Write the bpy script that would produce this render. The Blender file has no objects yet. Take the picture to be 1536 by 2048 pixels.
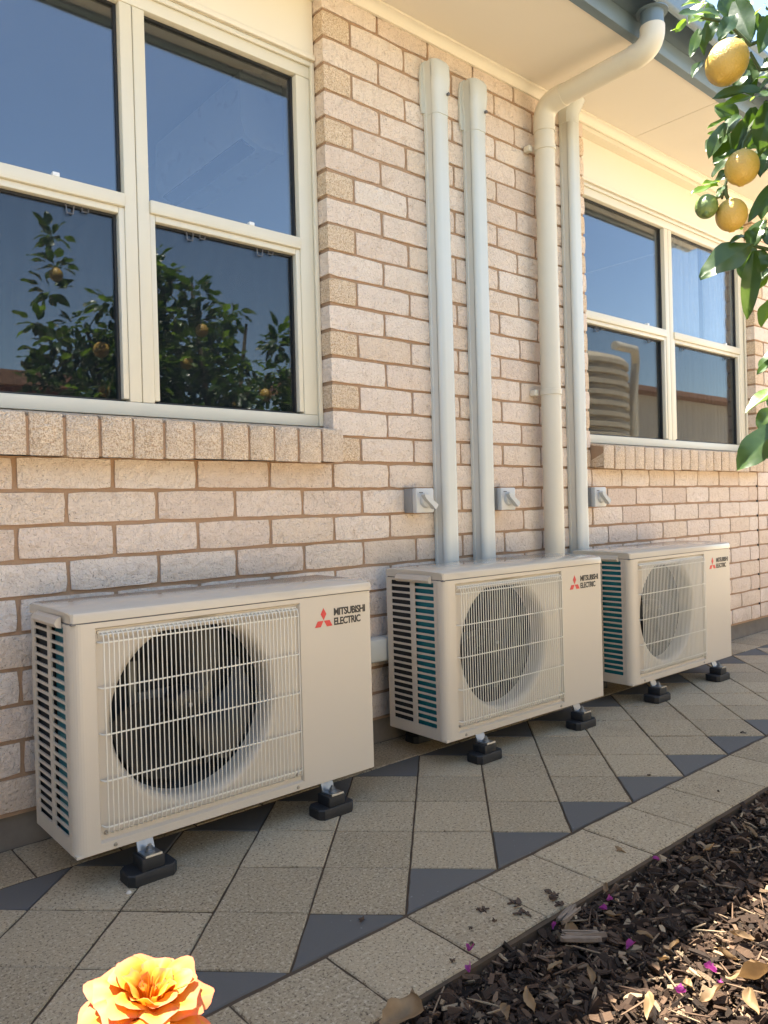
import bpy, bmesh, math, random
from mathutils import Vector, Matrix
random.seed(7)
R = math.radians
S = bpy.context.scene
COL = S.collection

# ------------------------------------------------------------------ camera
CAMP = Vector((-1.49824, -1.98159, 0.79847))
RGT = Vector((0.756768, -0.653138, -0.026693)); DWN = Vector((-0.024749, 0.012177, -0.999620)); FWD = Vector((0.653214, 0.757141, -0.006949))
FPX = 1537.0
cd = bpy.data.cameras.new('camera'); cam = bpy.data.objects.new('camera', cd); COL.objects.link(cam); S.camera = cam
cd.sensor_fit = 'HORIZONTAL'; cd.sensor_width = 36; cd.lens = 36*FPX/1536; cd.clip_start = .02; cd.clip_end = 2000
m = Matrix((( RGT.x, -DWN.x, -FWD.x, CAMP.x), (RGT.y, -DWN.y, -FWD.y, CAMP.y), (RGT.z, -DWN.z, -FWD.z, CAMP.z), (0, 0, 0, 1)))
cam.matrix_world = m

# ------------------------------------------------------------------ sky, sun, exposure
EL, AZ = R(74.5), R(-24.0)          # azimuth measured from +Y (behind the house) towards +X
w = bpy.data.worlds.new('World'); S.world = w; w.use_nodes = True
nt = w.node_tree; bg = nt.nodes['Background']
sk = nt.nodes.new('ShaderNodeTexSky'); sk.sky_type = 'NISHITA'; sk.sun_disc = False
sk.sun_elevation = EL; sk.sun_rotation = AZ; sk.altitude = 50; sk.air_density = 1.0; sk.dust_density = 0.6; sk.ozone_density = 1.3
nt.links.new(sk.outputs[0], bg.inputs[0]); bg.inputs[1].default_value = 0.10
sd = bpy.data.lights.new('sun', 'SUN'); sd.energy = 5.0; sd.angle = R(.53); sd.color = (1, .955, .88)
so = bpy.data.objects.new('sun', sd); COL.objects.link(so)
tosun = Vector((math.sin(AZ)*math.cos(EL), math.cos(AZ)*math.cos(EL), math.sin(EL)))
so.rotation_euler = tosun.to_track_quat('Z', 'Y').to_euler(); so.location = (0, 4, 12)
S.view_settings.view_transform = 'Standard'; S.view_settings.look = 'None'; S.view_settings.gamma = 1
S.view_settings.use_curve_mapping = False; S.view_settings.exposure = 2.5
S.view_settings.use_white_balance = True; S.view_settings.white_balance_temperature = 6950; S.view_settings.white_balance_tint = 8
S.render.engine = 'CYCLES'
S.cycles.max_bounces = 10; S.cycles.diffuse_bounces = 5; S.cycles.transparent_max_bounces = 16; S.cycles.glossy_bounces = 5

# ------------------------------------------------------------------ helpers
def ray(px, py): return FWD + RGT*((px-768)/FPX) + DWN*((py-1024)/FPX)
def at_depth(px, py, t): return CAMP + ray(px, py)*t
def on_ground(px, py, z=0.0):
    d = ray(px, py); return CAMP + d*((z-CAMP.z)/d.z)
def project(p):
    c = Vector(p)-CAMP; t = c.dot(FWD)
    if t < .05: return (-1e6, -1e6, t)
    return (768+FPX*c.dot(RGT)/t, 1024+FPX*c.dot(DWN)/t, t)
def tag(o, label=None, cat=None, group=None, kind=None):
    if label: o['label'] = label
    if cat: o['category'] = cat
    if group: o['group'] = group
    if kind: o['kind'] = kind
    return o
def empty(name, loc=(0, 0, 0), rz=0):
    o = bpy.data.objects.new(name, None); COL.objects.link(o); o.location = loc; o.rotation_euler = (0, 0, rz); o.empty_display_size = .05
    return o
def link(name, me, parent=None, loc=(0, 0, 0), rot=(0, 0, 0)):
    o = bpy.data.objects.new(name, me); COL.objects.link(o); o.parent = parent; o.location = loc; o.rotation_euler = rot
    return o
def copy_tree(o, parent=None):
    c = o.copy(); COL.objects.link(c); c.parent = parent
    for ch in list(o.children): copy_tree(ch, c)
    return c

class MB:
    def __init__(s): s.v = []; s.f = []; s.tone = []; s.t = 0.5
    def add(s, vs, fs):
        b = len(s.v); s.v += [tuple(v) for v in vs]; s.tone += [s.t]*len(vs); s.f += [tuple(i+b for i in f) for f in fs]; return s
    def box(s, x0, x1, y0, y1, z0, z1, c=0):
        if c <= 0:
            vs = [(x, y, z) for z in (z0, z1) for y in (y0, y1) for x in (x0, x1)]
            return s.add(vs, [(0, 2, 3, 1), (4, 5, 7, 6), (0, 1, 5, 4), (2, 6, 7, 3), (0, 4, 6, 2), (1, 3, 7, 5)])
        bm = bmesh.new(); bmesh.ops.create_cube(bm, size=1)
        for v in bm.verts: v.co = ((x0+x1)/2+v.co.x*(x1-x0), (y0+y1)/2+v.co.y*(y1-y0), (z0+z1)/2+v.co.z*(z1-z0))
        bmesh.ops.bevel(bm, geom=bm.edges[:], offset=c, segments=2, affect='EDGES', profile=.5)
        bm.verts.index_update(); s.add([v.co.copy() for v in bm.verts], [[v.index for v in f.verts] for f in bm.faces]); bm.free(); return s
    def prism(s, poly, axis, a, b):
        # poly: 2-D outline, axis 'x','y','z' extrusion from a to b
        def P(p, t): return (t, p[0], p[1]) if axis == 'x' else ((p[0], t, p[1]) if axis == 'y' else (p[0], p[1], t))
        n = len(poly); vs = [P(p, a) for p in poly]+[P(p, b) for p in poly]
        fs = [tuple(range(n-1, -1, -1)), tuple(range(n, 2*n))]+[(i, (i+1) % n, n+(i+1) % n, n+i) for i in range(n)]
        return s.add(vs, fs)
    def tube(s, pts, r, n=8, cap=True):
        pts = [Vector(p) for p in pts]; rs = r if isinstance(r, (list, tuple)) else [r]*len(pts)
        d = (pts[1]-pts[0]).normalized(); u = d.orthogonal().normalized(); vs = []
        for i, p in enumerate(pts):
            if i == 0: t = d
            elif i == len(pts)-1: t = (pts[i]-pts[i-1]).normalized()
            else: t = ((pts[i+1]-pts[i]).normalized()+(pts[i]-pts[i-1]).normalized()).normalized()
            u = (u-t*u.dot(t)).normalized(); k = t.cross(u)
            for j in range(n):
                a = 2*math.pi*j/n; vs.append(p+(u*math.cos(a)+k*math.sin(a))*rs[i])
        fs = [(i*n+j, i*n+(j+1) % n, (i+1)*n+(j+1) % n, (i+1)*n+j) for i in range(len(pts)-1) for j in range(n)]
        if cap: fs += [tuple(range(n-1, -1, -1)), tuple(range((len(pts)-1)*n, len(pts)*n))]
        return s.add(vs, fs)
    def lathe(s, prof, n=32, c=(0, 0, 0), axis='z'):
        vs = []
        for (r, h) in prof:
            for j in range(n):
                a = 2*math.pi*j/n; x, y = r*math.cos(a), r*math.sin(a)
                vs.append((c[0]+x, c[1]+y, c[2]+h) if axis == 'z' else (c[0]+x, c[1]+h, c[2]+y))
        fs = [(i*n+j, i*n+(j+1) % n, (i+1)*n+(j+1) % n, (i+1)*n+j) for i in range(len(prof)-1) for j in range(n)]
        return s.add(vs, fs)
    def mesh(s, name, mat=None, smooth=35):
        me = bpy.data.meshes.new(name); me.from_pydata(s.v, [], s.f); me.update()
        if mat: me.materials.append(mat)
        a = me.attributes.new('tone', 'FLOAT', 'POINT'); a.data.foreach_set('value', s.tone)
        if smooth:
            me.polygons.foreach_set('use_smooth', [True]*len(me.polygons)); me.set_sharp_from_angle(angle=R(smooth))
        return me
    def build(s, name, mat, parent=None, smooth=35, loc=(0, 0, 0), rot=(0, 0, 0), recalc=False):
        me = s.mesh(name, mat, smooth)
        if recalc:
            bm = bmesh.new(); bm.from_mesh(me); bmesh.ops.recalc_face_normals(bm, faces=bm.faces[:]); bm.to_mesh(me); bm.free()
        return link(name, me, parent, loc, rot)
def arc(c, r, a0, a1, n): return [(c[0]+r*math.cos(a0+(a1-a0)*i/n), c[1]+r*math.sin(a0+(a1-a0)*i/n)) for i in range(n+1)]

# ------------------------------------------------------------------ materials
class NT:
    def __init__(s, name):
        s.m = bpy.data.materials.new(name); s.m.use_nodes = True; s.t = s.m.node_tree; s.b = s.t.nodes['Principled BSDF']; s.out = s.t.nodes['Material Output']
    def n(s, typ, **k):
        o = s.t.nodes.new(typ)
        for a, v in k.items(): setattr(o, a, v)
        return o
    def l(s, a, b): s.t.links.new(a, b)
    def pos(s, scale=(1, 1, 1)):
        g = s.n('ShaderNodeNewGeometry'); mp = s.n('ShaderNodeMapping'); mp.inputs['Scale'].default_value = scale; s.l(g.outputs['Position'], mp.inputs[0]); return mp.outputs[0]
    def objc(s, scale=(1, 1, 1)):
        g = s.n('ShaderNodeTexCoord'); mp = s.n('ShaderNodeMapping'); mp.inputs['Scale'].default_value = scale; s.l(g.outputs['Object'], mp.inputs[0]); return mp.outputs[0]
    def noise(s, vec, scale, detail=4, rough=.55, dist=0):
        o = s.n('ShaderNodeTexNoise'); o.inputs['Scale'].default_value = scale; o.inputs['Detail'].default_value = detail; o.inputs['Roughness'].default_value = rough; o.inputs['Distortion'].default_value = dist
        s.l(vec, o.inputs['Vector']); return o.outputs['Fac']
    def vor(s, vec, scale, feat='F1', out='Distance'):
        o = s.n('ShaderNodeTexVoronoi', feature=feat); o.inputs['Scale'].default_value = scale; s.l(vec, o.inputs['Vector']); return o.outputs[out]
    def ramp(s, fac, stops, interp='LINEAR'):
        o = s.n('ShaderNodeValToRGB'); o.color_ramp.interpolation = interp; e = o.color_ramp.elements
        while len(e) < len(stops): e.new(.5)
        for x, (p, c) in zip(e, stops): x.position = p; x.color = (*c, 1) if len(c) == 3 else c
        s.l(fac, o.inputs[0]); return o.outputs[0]
    def g(s, v): return (v, v, v)
    def mix(s, fac, a, b, typ='MIX'):
        o = s.n('ShaderNodeMix', data_type='RGBA', blend_type=typ)
        for sock, v in ((o.inputs[0], fac), (o.inputs[6], a), (o.inputs[7], b)):
            if hasattr(v, 'links'): s.l(v, sock)
            elif isinstance(v, (int, float)): sock.default_value = v
            else: sock.default_value = (*v, 1)
        return o.outputs[2]
    def math(s, op, a, b=0):
        o = s.n('ShaderNodeMath', operation=op)
        for sock, v in ((o.inputs[0], a), (o.inputs[1], b)):
            if hasattr(v, 'links'): s.l(v, sock)
            else: sock.default_value = v
        return o.outputs[0]
    def attr(s, n='tone'):
        o = s.n('ShaderNodeAttribute', attribute_name=n); return o.outputs['Fac']
    def rnd(s): return s.n('ShaderNodeObjectInfo').outputs['Random']
    def bump(s, h, strength=.4, dist=.002, prev=None):
        o = s.n('ShaderNodeBump'); o.inputs['Strength'].default_value = strength; o.inputs['Distance'].default_value = dist; s.l(h, o.inputs['Height'])
        if prev is not None: s.l(prev, o.inputs['Normal'])
        s.l(o.outputs[0], s.b.inputs['Normal']); return o.outputs[0]
    def col(s, c):
        if hasattr(c, 'links'): s.l(c, s.b.inputs['Base Color'])
        else: s.b.inputs['Base Color'].default_value = (*c, 1)
    def set(s, rough=.5, metal=0, spec=.5, **k):
        if hasattr(rough, 'links'): s.l(rough, s.b.inputs['Roughness'])
        else: s.b.inputs['Roughness'].default_value = rough
        s.b.inputs['Metallic'].default_value = metal; s.b.inputs['Specular IOR Level'].default_value = spec
        for a, v in k.items(): s.b.inputs[a].default_value = v
        return s.m

def m_brick():
    k = NT('brick_cream'); p = k.pos(); t = k.attr('tone'); sp = k.attr('speck')
    base = k.ramp(t, [(0, (.68, .52, .405)), (.35, (.79, .64, .52)), (.7, (.83, .70, .585)), (1, (.74, .575, .43))])
    big = k.noise(p, 9, 3); base = k.mix(k.math('MULTIPLY', big, .35), base, (.86, .745, .64))
    ed = k.noise(p, 30, 5, .65); base = k.mix(k.ramp(ed, [(.54, k.g(0)), (.75, k.g(.6))]), base, (.56, .39, .26))
    pit = k.ramp(k.noise(p, 170, 3, .7), [(.31, k.g(1)), (.39, k.g(0))]); base = k.mix(k.math('MULTIPLY', pit, .8), base, (.26, .16, .095))
    v = k.noise(p, 260, 4, .7); dots = k.ramp(v, [(.48, k.g(0)), (.58, k.g(1))]); dots2 = k.ramp(k.noise(p, 120, 4, .7), [(.42, k.g(0)), (.60, k.g(1))])
    spk = k.mix(k.math('MULTIPLY', dots, .8), k.mix(dots2, (.82, .67, .50), (.73, .56, .385)), (.44, .27, .155))
    for sc_, wd_, am_ in ((24, .011, .42), (63, .015, .36)):
        ln = k.ramp(k.math('ABSOLUTE', k.math('SUBTRACT', k.noise(k.pos((1, 1, 1.5)), sc_, 1.5, .5, 2.6), .5)), [(0, k.g(am_)), (wd_, k.g(0))]); gate = k.ramp(k.noise(p, sc_*.7, 2), [(.46, k.g(0)), (.56, k.g(1))])
        base = k.mix(k.math('MULTIPLY', ln, gate), base, (.50, .36, .25))
    base = k.mix(sp, base, spk)
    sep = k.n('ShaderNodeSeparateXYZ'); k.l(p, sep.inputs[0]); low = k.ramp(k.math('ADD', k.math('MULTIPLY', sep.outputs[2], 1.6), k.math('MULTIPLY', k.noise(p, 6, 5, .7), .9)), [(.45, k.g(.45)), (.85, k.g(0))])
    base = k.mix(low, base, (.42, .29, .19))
    st = k.ramp(k.noise(k.pos((1, 1, .45)), 3.3, 6, .7), [(.58, k.g(0)), (.75, k.g(.28))]); base = k.mix(st, base, (.55, .40, .27)); k.col(base)
    wob = k.noise(p, 34, 5, .6, 1.6); fine = k.noise(p, 150, 4, .65, .6)
    rid = k.ramp(k.math('ABSOLUTE', k.math('SUBTRACT', k.noise(p, 26, 2, .5, 2.2), .5)), [(0, k.g(0)), (.055, k.g(1))])
    b1 = k.bump(wob, 1, .010); b2 = k.bump(fine, 1, .004, b1); k.bump(rid, .4, .0035, b2)
    return k.set(.9, 0, .25)
def m_mortar():
    k = NT('mortar_brown'); p = k.pos(); n1 = k.noise(p, 14, 4); k.col(k.mix(n1, (.33, .20, .12), (.45, .30, .19)))
    k.bump(k.noise(p, 260, 4, .7), .8, .003); return k.set(.95, 0, .2)
def m_flat(name, c, rough=.5, c2=None, sc=6, spec=.5, bump=0, bsc=200, metal=0, dirt=0, rv=.05):
    k = NT(name); p = k.pos(); col = k.mix(k.noise(p, sc, 5, .6), c, c2 or tuple(x*.92 for x in c))
    if dirt: col = k.mix(k.ramp(k.noise(p, 3.1, 6, .65), [(.55, k.g(0)), (.8, k.g(dirt))]), col, tuple(x*.55 for x in c))
    k.col(col)
    if bump: k.bump(k.noise(p, bsc, 3), bump, .001)
    rr = k.ramp(k.noise(p, sc*2.3, 4), [(.3, k.g(max(rough-rv, .02))), (.7, k.g(rough+rv))])
    return k.set(rr, metal, spec)
def m_paver():
    k = NT('paver_sandstone'); p = k.pos(); r = k.rnd()
    a = k.mix(r, (.28, .215, .132), (.44, .345, .222)); a = k.mix(k.math('MULTIPLY', k.noise(p, 5, 4, .6), .8), a, (.37, .288, .185))
    g = k.noise(p, 175, 4, .75); a = k.mix(k.ramp(g, [(.37, k.g(.95)), (.47, k.g(0))]), a, (.10, .068, .042))
    g2 = k.noise(p, 150, 4, .7); a = k.mix(k.ramp(g2, [(.53, k.g(0)), (.64, k.g(.75))]), a, (.54, .44, .31))
    st = k.ramp(k.noise(p, 2.6, 6, .7, .4), [(.56, k.g(0)), (.78, k.g(.5))]); a = k.mix(st, a, (.16, .115, .075))
    k.col(a); b = k.bump(k.noise(p, 200, 4, .75), 1, .003); k.bump(k.noise(p, 120, 4, .6), .35, .002, b); return k.set(.9, 0, .3)
def m_dark_paver():
    k = NT('paver_charcoal'); p = k.pos(); r = k.rnd()
    a = k.mix(r, (.085, .079, .069), (.115, .106, .092)); a = k.mix(k.noise(p, 7, 5, .65), a, (.10, .092, .088))
    a = k.mix(k.ramp(k.noise(p, 90, 3, .6), [(.68, k.g(0)), (.76, k.g(.6))]), a, (.24, .24, .25))
    k.col(a); k.bump(k.noise(p, 300, 4, .7), .5, .0012); return k.set(.82, 0, .35)
def m_mulch():
    k = NT('bark_mulch'); t = k.attr('tone'); p = k.pos((1, 1, 1))
    a = k.ramp(t, [(0, (.022, .014, .009)), (.38, (.070, .040, .025)), (.68, (.165, .102, .064)), (.85, (.33, .235, .15)), (1, (.48, .37, .24))])
    a = k.mix(k.noise(p, 160, 4, .7), a, (.03, .02, .014), 'MIX') if False else k.mix(.35, a, k.mix(k.noise(p, 240, 4, .7), (.01, .007, .005), (.16, .11, .075)), 'OVERLAY')
    k.col(a); k.bump(k.noise(k.pos((1, 1, 1)), 330, 4, .75), .9, .002); return k.set(.85, 0, .3)
def m_leaf(name, c1, c2, trans=.45, gloss=.28, back=None, scl=40):
    k = NT(name); p = k.pos(); r = k.rnd(); t = k.attr('tone')
    f = k.math('MULTIPLY', k.math('ADD', r, t), .5)
    c = k.mix(f, c1, c2); c = k.mix(k.ramp(k.noise(p, scl, 4), [(.4, k.g(0)), (.8, k.g(.35))]), c, tuple(x*1.5 for x in c2))
    k.col(c); k.set(gloss, 0, .55)
    k.bump(k.noise(p, 120, 3), .25, .001)
    tr = k.n('ShaderNodeBsdfTranslucent'); k.l(k.mix(.75, c, back or (.30, .52, .03)), tr.inputs[0])
    mx = k.n('ShaderNodeMixShader'); mx.inputs[0].default_value = trans; k.l(k.b.outputs[0], mx.inputs[1]); k.l(tr.outputs[0], mx.inputs[2]); k.l(mx.outputs[0], k.out.inputs[0])
    return k.m
def m_glass(name, lo, hi, tint, dirt=.0):
    k = NT(name); k.t.nodes.remove(k.b)
    lw = k.n('ShaderNodeLayerWeight'); lw.inputs[0].default_value = .5
    f = k.math('ADD', k.math('MULTIPLY', k.math('ADD', k.math('MULTIPLY', k.math('POWER', lw.outputs['Facing'], 5), .96), .04), hi), lo); o = k.n('ShaderNodeMath', operation='MINIMUM'); k.l(f, o.inputs[0]); o.inputs[1].default_value = 1
    gl = k.n('ShaderNodeBsdfGlossy'); gl.inputs['Roughness'].default_value = .0; gl.inputs[0].default_value = (.97, .98, 1, 1)
    tp = k.n('ShaderNodeBsdfTransparent'); tp.inputs[0].default_value = (*tint, 1)
    nb = k.n('ShaderNodeBump'); nb.inputs['Strength'].default_value = .05; nb.inputs['Distance'].default_value = .002; k.l(k.noise(k.pos(), 2.2, 2), nb.inputs['Height']); k.l(nb.outputs[0], gl.inputs['Normal'])
    mx = k.n('ShaderNodeMixShader'); k.l(o.outputs[0], mx.inputs[0]); k.l(tp.outputs[0], mx.inputs[1]); k.l(gl.outputs[0], mx.inputs[2])
    df = k.n('ShaderNodeBsdfDiffuse'); df.inputs[0].default_value = (.6, .6, .62, 1)
    m2 = k.n('ShaderNodeMixShader'); k.l(k.ramp(k.noise(k.pos((1, 1, .35)), 5, 6, .7), [(.35, k.g(dirt*.4)), (.75, k.g(dirt))]), m2.inputs[0]); k.l(mx.outputs[0], m2.inputs[1]); k.l(df.outputs[0], m2.inputs[2])
    k.l(m2.outputs[0], k.out.inputs[0]); return k.m
def m_screen():
    k = NT('flyscreen_mesh'); k.t.nodes.remove(k.b)
    df = k.n('ShaderNodeBsdfDiffuse'); df.inputs[0].default_value = (.03, .03, .033, 1); tp = k.n('ShaderNodeBsdfTransparent')
    wv = k.n('ShaderNodeTexWave'); wv.inputs['Scale'].default_value = 6; wv.inputs['Distortion'].default_value = 6; wv.inputs['Detail'].default_value = 1; k.l(k.pos((1, 1, 1)), wv.inputs[0])
    mx = k.n('ShaderNodeMixShader'); k.l(k.ramp(wv.outputs['Fac'], [(0, k.g(.66)), (1, k.g(.74))]), mx.inputs[0]); k.l(tp.outputs[0], mx.inputs[1]); k.l(df.outputs[0], mx.inputs[2]); k.l(mx.outputs[0], k.out.inputs[0]); return k.m
def m_lemon(name, c1, c2):
    k = NT(name); p = k.pos(); r = k.rnd(); n1 = k.noise(p, 22, 3); c = k.mix(n1, c1, c2); k.col(c)
    v = k.noise(p, 300, 2, .5); k.bump(v, .6, .0022)
    return k.set(.42, 0, .5, **{'Subsurface Weight': .12, 'Subsurface Radius': (.02, .012, .004), 'Subsurface Scale': .5})
def m_petal():
    k = NT('rose_petal'); t = k.attr('tone')
    c = k.ramp(t, [(0, (.57, .12, .003)), (.4, (.64, .205, .008)), (.78, (.66, .31, .045)), (1, (.64, .19, .095))]); k.col(c); k.set(.55, 0, .3)
    tr = k.n('ShaderNodeBsdfTranslucent'); k.l(c, tr.inputs[0]); mx = k.n('ShaderNodeMixShader'); mx.inputs[0].default_value = .4
    k.l(k.b.outputs[0], mx.inputs[1]); k.l(tr.outputs[0], mx.inputs[2]); k.l(mx.outputs[0], k.out.inputs[0]); return k.m
def m_fins():
    k = NT('coil_fins'); p = k.pos((1, 1, 1)); wv = k.n('ShaderNodeTexWave', bands_direction='Y'); wv.inputs['Scale'].default_value = 160; k.l(p, wv.inputs[0])
    k.col(k.mix(wv.outputs['Fac'], (.005, .10, .13), (.02, .30, .36))); return k.set(.4, .3, .5)
def m_fence():
    k = NT('fence_steel'); k.col(k.mix(k.noise(k.pos(), 3, 4), (.55, .50, .40), (.60, .55, .45))); return k.set(.45, 0, .4)
def m_garden():
    k = NT('garden_ground'); p = k.pos(); a = k.mix(k.noise(p, 2.2, 6, .65), (.48, .39, .27), (.58, .48, .34)); a = k.mix(k.ramp(k.noise(p, 35, 5, .7), [(.4, k.g(.5)), (.55, k.g(0))]), a, (.34, .26, .17))
    k.col(a); k.bump(k.noise(p, 60, 5, .7), .8, .01); return k.set(.95, 0, .2)
def m_soil():
    k = NT('mulch_soil'); p = k.pos(); a = k.mix(k.noise(p, 60, 6, .7), (.02, .013, .009), (.075, .05, .034)); k.col(a); k.bump(k.noise(p, 90, 6, .75), 1, .012); return k.set(.95, 0, .2)

M = dict(
 brick=m_brick(), mortar=m_mortar(), paver=m_paver(), dpaver=m_dark_paver(), mulch=m_mulch(), soil=m_soil(), garden=m_garden(),
 sand=m_flat('joint_sand', (.055, .036, .023), .95, (.11, .075, .048), 40, .2, .8, 260),
 concrete=m_flat('concrete_footing', (.22, .19, .155), .95, (.13, .11, .09), 18, .2, .7, 150),
 frame=m_flat('frame_cream_paint', (.68, .63, .505), .38, (.66, .61, .485), 3),
 gasket=m_flat('gasket_black', (.012, .012, .013), .5),
 pane=m_glass('window_glass', .068, 1.1, (.74, .79, .84), .006), lower=m_glass('window_glass_dusty', .014, .75, (.7, .74, .76), .009), screen=m_screen(),
 panel=m_flat('panel_cream_paint', (.76, .695, .565), .6, (.74, .675, .545), 4), soffit=m_flat('soffit_paint', (.75, .68, .58), .65, (.73, .66, .56), 1.4, dirt=.1),
 cornice=m_flat('cornice_paint', (.78, .715, .59), .55, (.76, .695, .57), 5), steel=m_flat('gutter_slate_steel', (.14, .19, .225), .35, (.125, .17, .20), 2, dirt=.25),
 duct=m_flat('duct_cream_plastic', (.58, .585, .54), .26, (.56, .565, .52), 3, dirt=.03, rv=.012), pvc=m_flat('pvc_cream', (.66, .60, .485), .42, (.62, .56, .44), 4, dirt=.25),
 grey=m_flat('switch_grey_plastic', (.27, .27, .265), .45), knob=m_flat('knob_pale_plastic', (.52, .525, .51), .35), ink=m_flat('ink_grey', (.12, .12, .13), .6),
 case=m_flat('casing_ivory_paint', (.53, .465, .38), .34, (.52, .455, .37), 2.4), lid=m_flat('lid_ivory_paint', (.53, .47, .385), .11, (.52, .46, .375), 5),
 wire=m_flat('wire_white_coat', (.74, .70, .60), .35), fanblack=m_flat('fan_black_plastic', (.012, .012, .013), .45), inner=m_flat('inside_dark', (.02, .021, .022), .8), motor=m_flat('motor_zinc', (.15, .145, .13), .5, metal=.3),
 fins=m_fins(), zinc=m_flat('galvanised_steel', (.30, .31, .32), .34, (.26, .27, .28), 60, metal=.85), rubber=m_flat('rubber_black', (.014, .014, .015), .6, bump=.3),
 red=m_flat('emblem_red', (.62, .035, .035), .4), black=m_flat('lettering_black', (.025, .024, .024), .5), screw=m_flat('screw_steel', (.35, .33, .29), .4, metal=.8),
 leaf=m_leaf('citrus_leaf', (.022, .050, .018), (.045, .085, .022), .28, .32, (.16, .30, .02)), leafy=m_leaf('citrus_young_leaf', (.08, .16, .02), (.13, .22, .03), .5, .35, (.26, .42, .03)), bark=m_flat('citrus_bark', (.11, .09, .06), .85, (.16, .13, .09), 60, .2, .6, 120),
 twig=m_flat('green_twig', (.055, .085, .03), .55, (.08, .10, .04), 60), lemon=m_lemon('lemon_skin', (.50, .30, .060), (.56, .37, .085)), lime=m_lemon('unripe_lemon_skin', (.11, .17, .045), (.17, .22, .06)),
 petal=m_petal(), dry=m_leaf('dry_leaf', (.10, .06, .03), (.30, .19, .09), .2, .7, (.3, .17, .07)), bloom=m_leaf('magenta_bract', (.22, .02, .15), (.34, .06, .25), .3, .6, (.4, .04, .28)), wood=m_flat('weathered_chip', (.26, .20, .15), .9, (.15, .11, .08), 80, .2, .9, 200), barkdark=m_flat('bark_piece', (.055, .036, .026), .9, (.10, .065, .045), 70, .2, .9, 200),
 fence=m_fence(), tank=m_flat('tank_beige_poly', (.56, .47, .34), .5), redbrick=m_flat('dark_red_brick', (.20, .08, .05), .9, (.14, .055, .04), 9), rend=m_flat('render_cream', (.55, .50, .42), .9), tile=m_flat('terracotta_tile', (.26, .14, .09), .8, (.20, .11, .07), 7),
 plaster=m_flat('room_plaster', (.62, .62, .60), .9, spec=0.0), floorb=m_flat('room_floor', (.20, .14, .09), .6), curtain=m_leaf('sheer_curtain', (.80, .80, .80), (.84, .84, .84), .4, .8, (.8, .8, .8)), white=m_flat('white_plastic', (.80, .80, .79), .3),
)

# ------------------------------------------------------------------ ground
gr = MB().add([(-300, -300, -.055), (300, -300, -.055), (300, 300, -.055), (-300, 300, -.055)], [(0, 1, 2, 3)]).build('ground', M['garden'], smooth=0); tag(gr, 'dry pale garden soil around the house', 'ground', kind='structure')
path = MB().box(-2.6, 5.0, -1.066, .03, -.05, -.0036).build('paved_path', M['sand'], smooth=0); tag(path, 'sandstone paved path with charcoal triangle borders along the brick wall', 'path', kind='structure')
def paver_mesh(poly, mat, name, gap=.0019, ch=.0018, h=.045, n=0):
    c = Vector((sum(p[0] for p in poly)/len(poly), sum(p[1] for p in poly)/len(poly)))
    def inset(pl, d):
        out = []
        for i in range(len(pl)):
            p0, p1, p2 = Vector(pl[i-1]), Vector(pl[i]), Vector(pl[(i+1) % len(pl)])
            e1 = (p1-p0).normalized(); e2 = (p2-p1).normalized(); n1 = Vector((-e1.y, e1.x)); n2 = Vector((-e2.y, e2.x))
            b = (n1+n2).normalized(); out.append(p1+b*(d/max(b.dot(n1), .2)))
        return out
    a = inset(poly, gap); b = inset(poly, gap+ch); rr = random.Random(n)
    # subdivide edges a little and jitter so joints are not ruler straight
    def sub(pl, j):
        out = []
        for i in range(len(pl)):
            p, q = pl[i], pl[(i+1) % len(pl)]; nn = Vector((-(q-p).y, (q-p).x)).normalized()
            for k_ in range(6): out.append(p.lerp(q, k_/6)+nn*(rr.uniform(-j, j) if k_ else 0))
        return out
    a = sub(a, .0009); b = sub(b, .0012); N = len(a)
    vs = [(p.x, p.y, -h) for p in a]+[(p.x, p.y, -.003) for p in a]+[(p.x, p.y, 0) for p in b]
    fs = [(i, (i+1) % N, N+(i+1) % N, N+i) for i in range(N)]+[(N+i, N+(i+1) % N, 2*N+(i+1) % N, 2*N+i) for i in range(N)]+[tuple(range(2*N, 3*N))]
    me = MB().add(vs, fs).mesh(name, mat, 30); me.materials.append(M['sand'])
    for p_ in me.polygons: p_.material_index = 1 if p_.index < N else 0
    return me
PS = .192; PO = (-.367, -.7256); hd = PS/math.sqrt(2)
sq = [(0, -hd), (hd, 0), (0, hd), (-hd, 0)]
pool_sq = [paver_mesh(sq, M['paver'], 'paver', n=i) for i in range(6)]
pool_lo = [paver_mesh([(-hd, 0), (hd, 0), (0, hd)], M['dpaver'], 'paver_triangle', n=20+i) for i in range(3)]
pool_hi = [paver_mesh([(hd, 0), (-hd, 0), (0, -hd)], M['dpaver'], 'paver_triangle', n=30+i) for i in range(3)]
pool_b = [paver_mesh([(-.097, -.096), (.097, -.096), (.097, .096), (-.097, .096)], M['paver'], 'border_paver', n=40+i) for i in range(6)]
def put(me, x, y, name):
    o = link(name, me, path, (x, y, random.uniform(-.0012, .0012)), (random.uniform(-.004, .004), random.uniform(-.004, .004), 0))
for n in range(-1, 5):
    for j in range(-16, 32):
        cx = PO[0]+hd*(j*2+n+1); cy = PO[1]+hd*n
        # cell centre: i=j+n -> x = ox+hd*(i+j+1), y = oy+hd*(i-j)
        if not (-2.4 < cx < 4.6): continue
        if n == -1: put(random.choice(pool_lo), cx, cy, 'paver_triangle')
        elif n == 4: put(random.choice(pool_hi), cx, cy, 'paver_triangle')
        else: put(random.choice(pool_sq), cx, cy, 'paver')
for k_ in range(-13, 26):
    x = -.022+.194*k_
    if -2.5 < x < 4.7: put(random.choice(pool_b), x, -.963, 'border_paver')
    x = -.891+.194*(k_+4)
    if -2.5 < x < 4.7: put(random.choice(pool_b), x, -.0835, 'border_paver')

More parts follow.
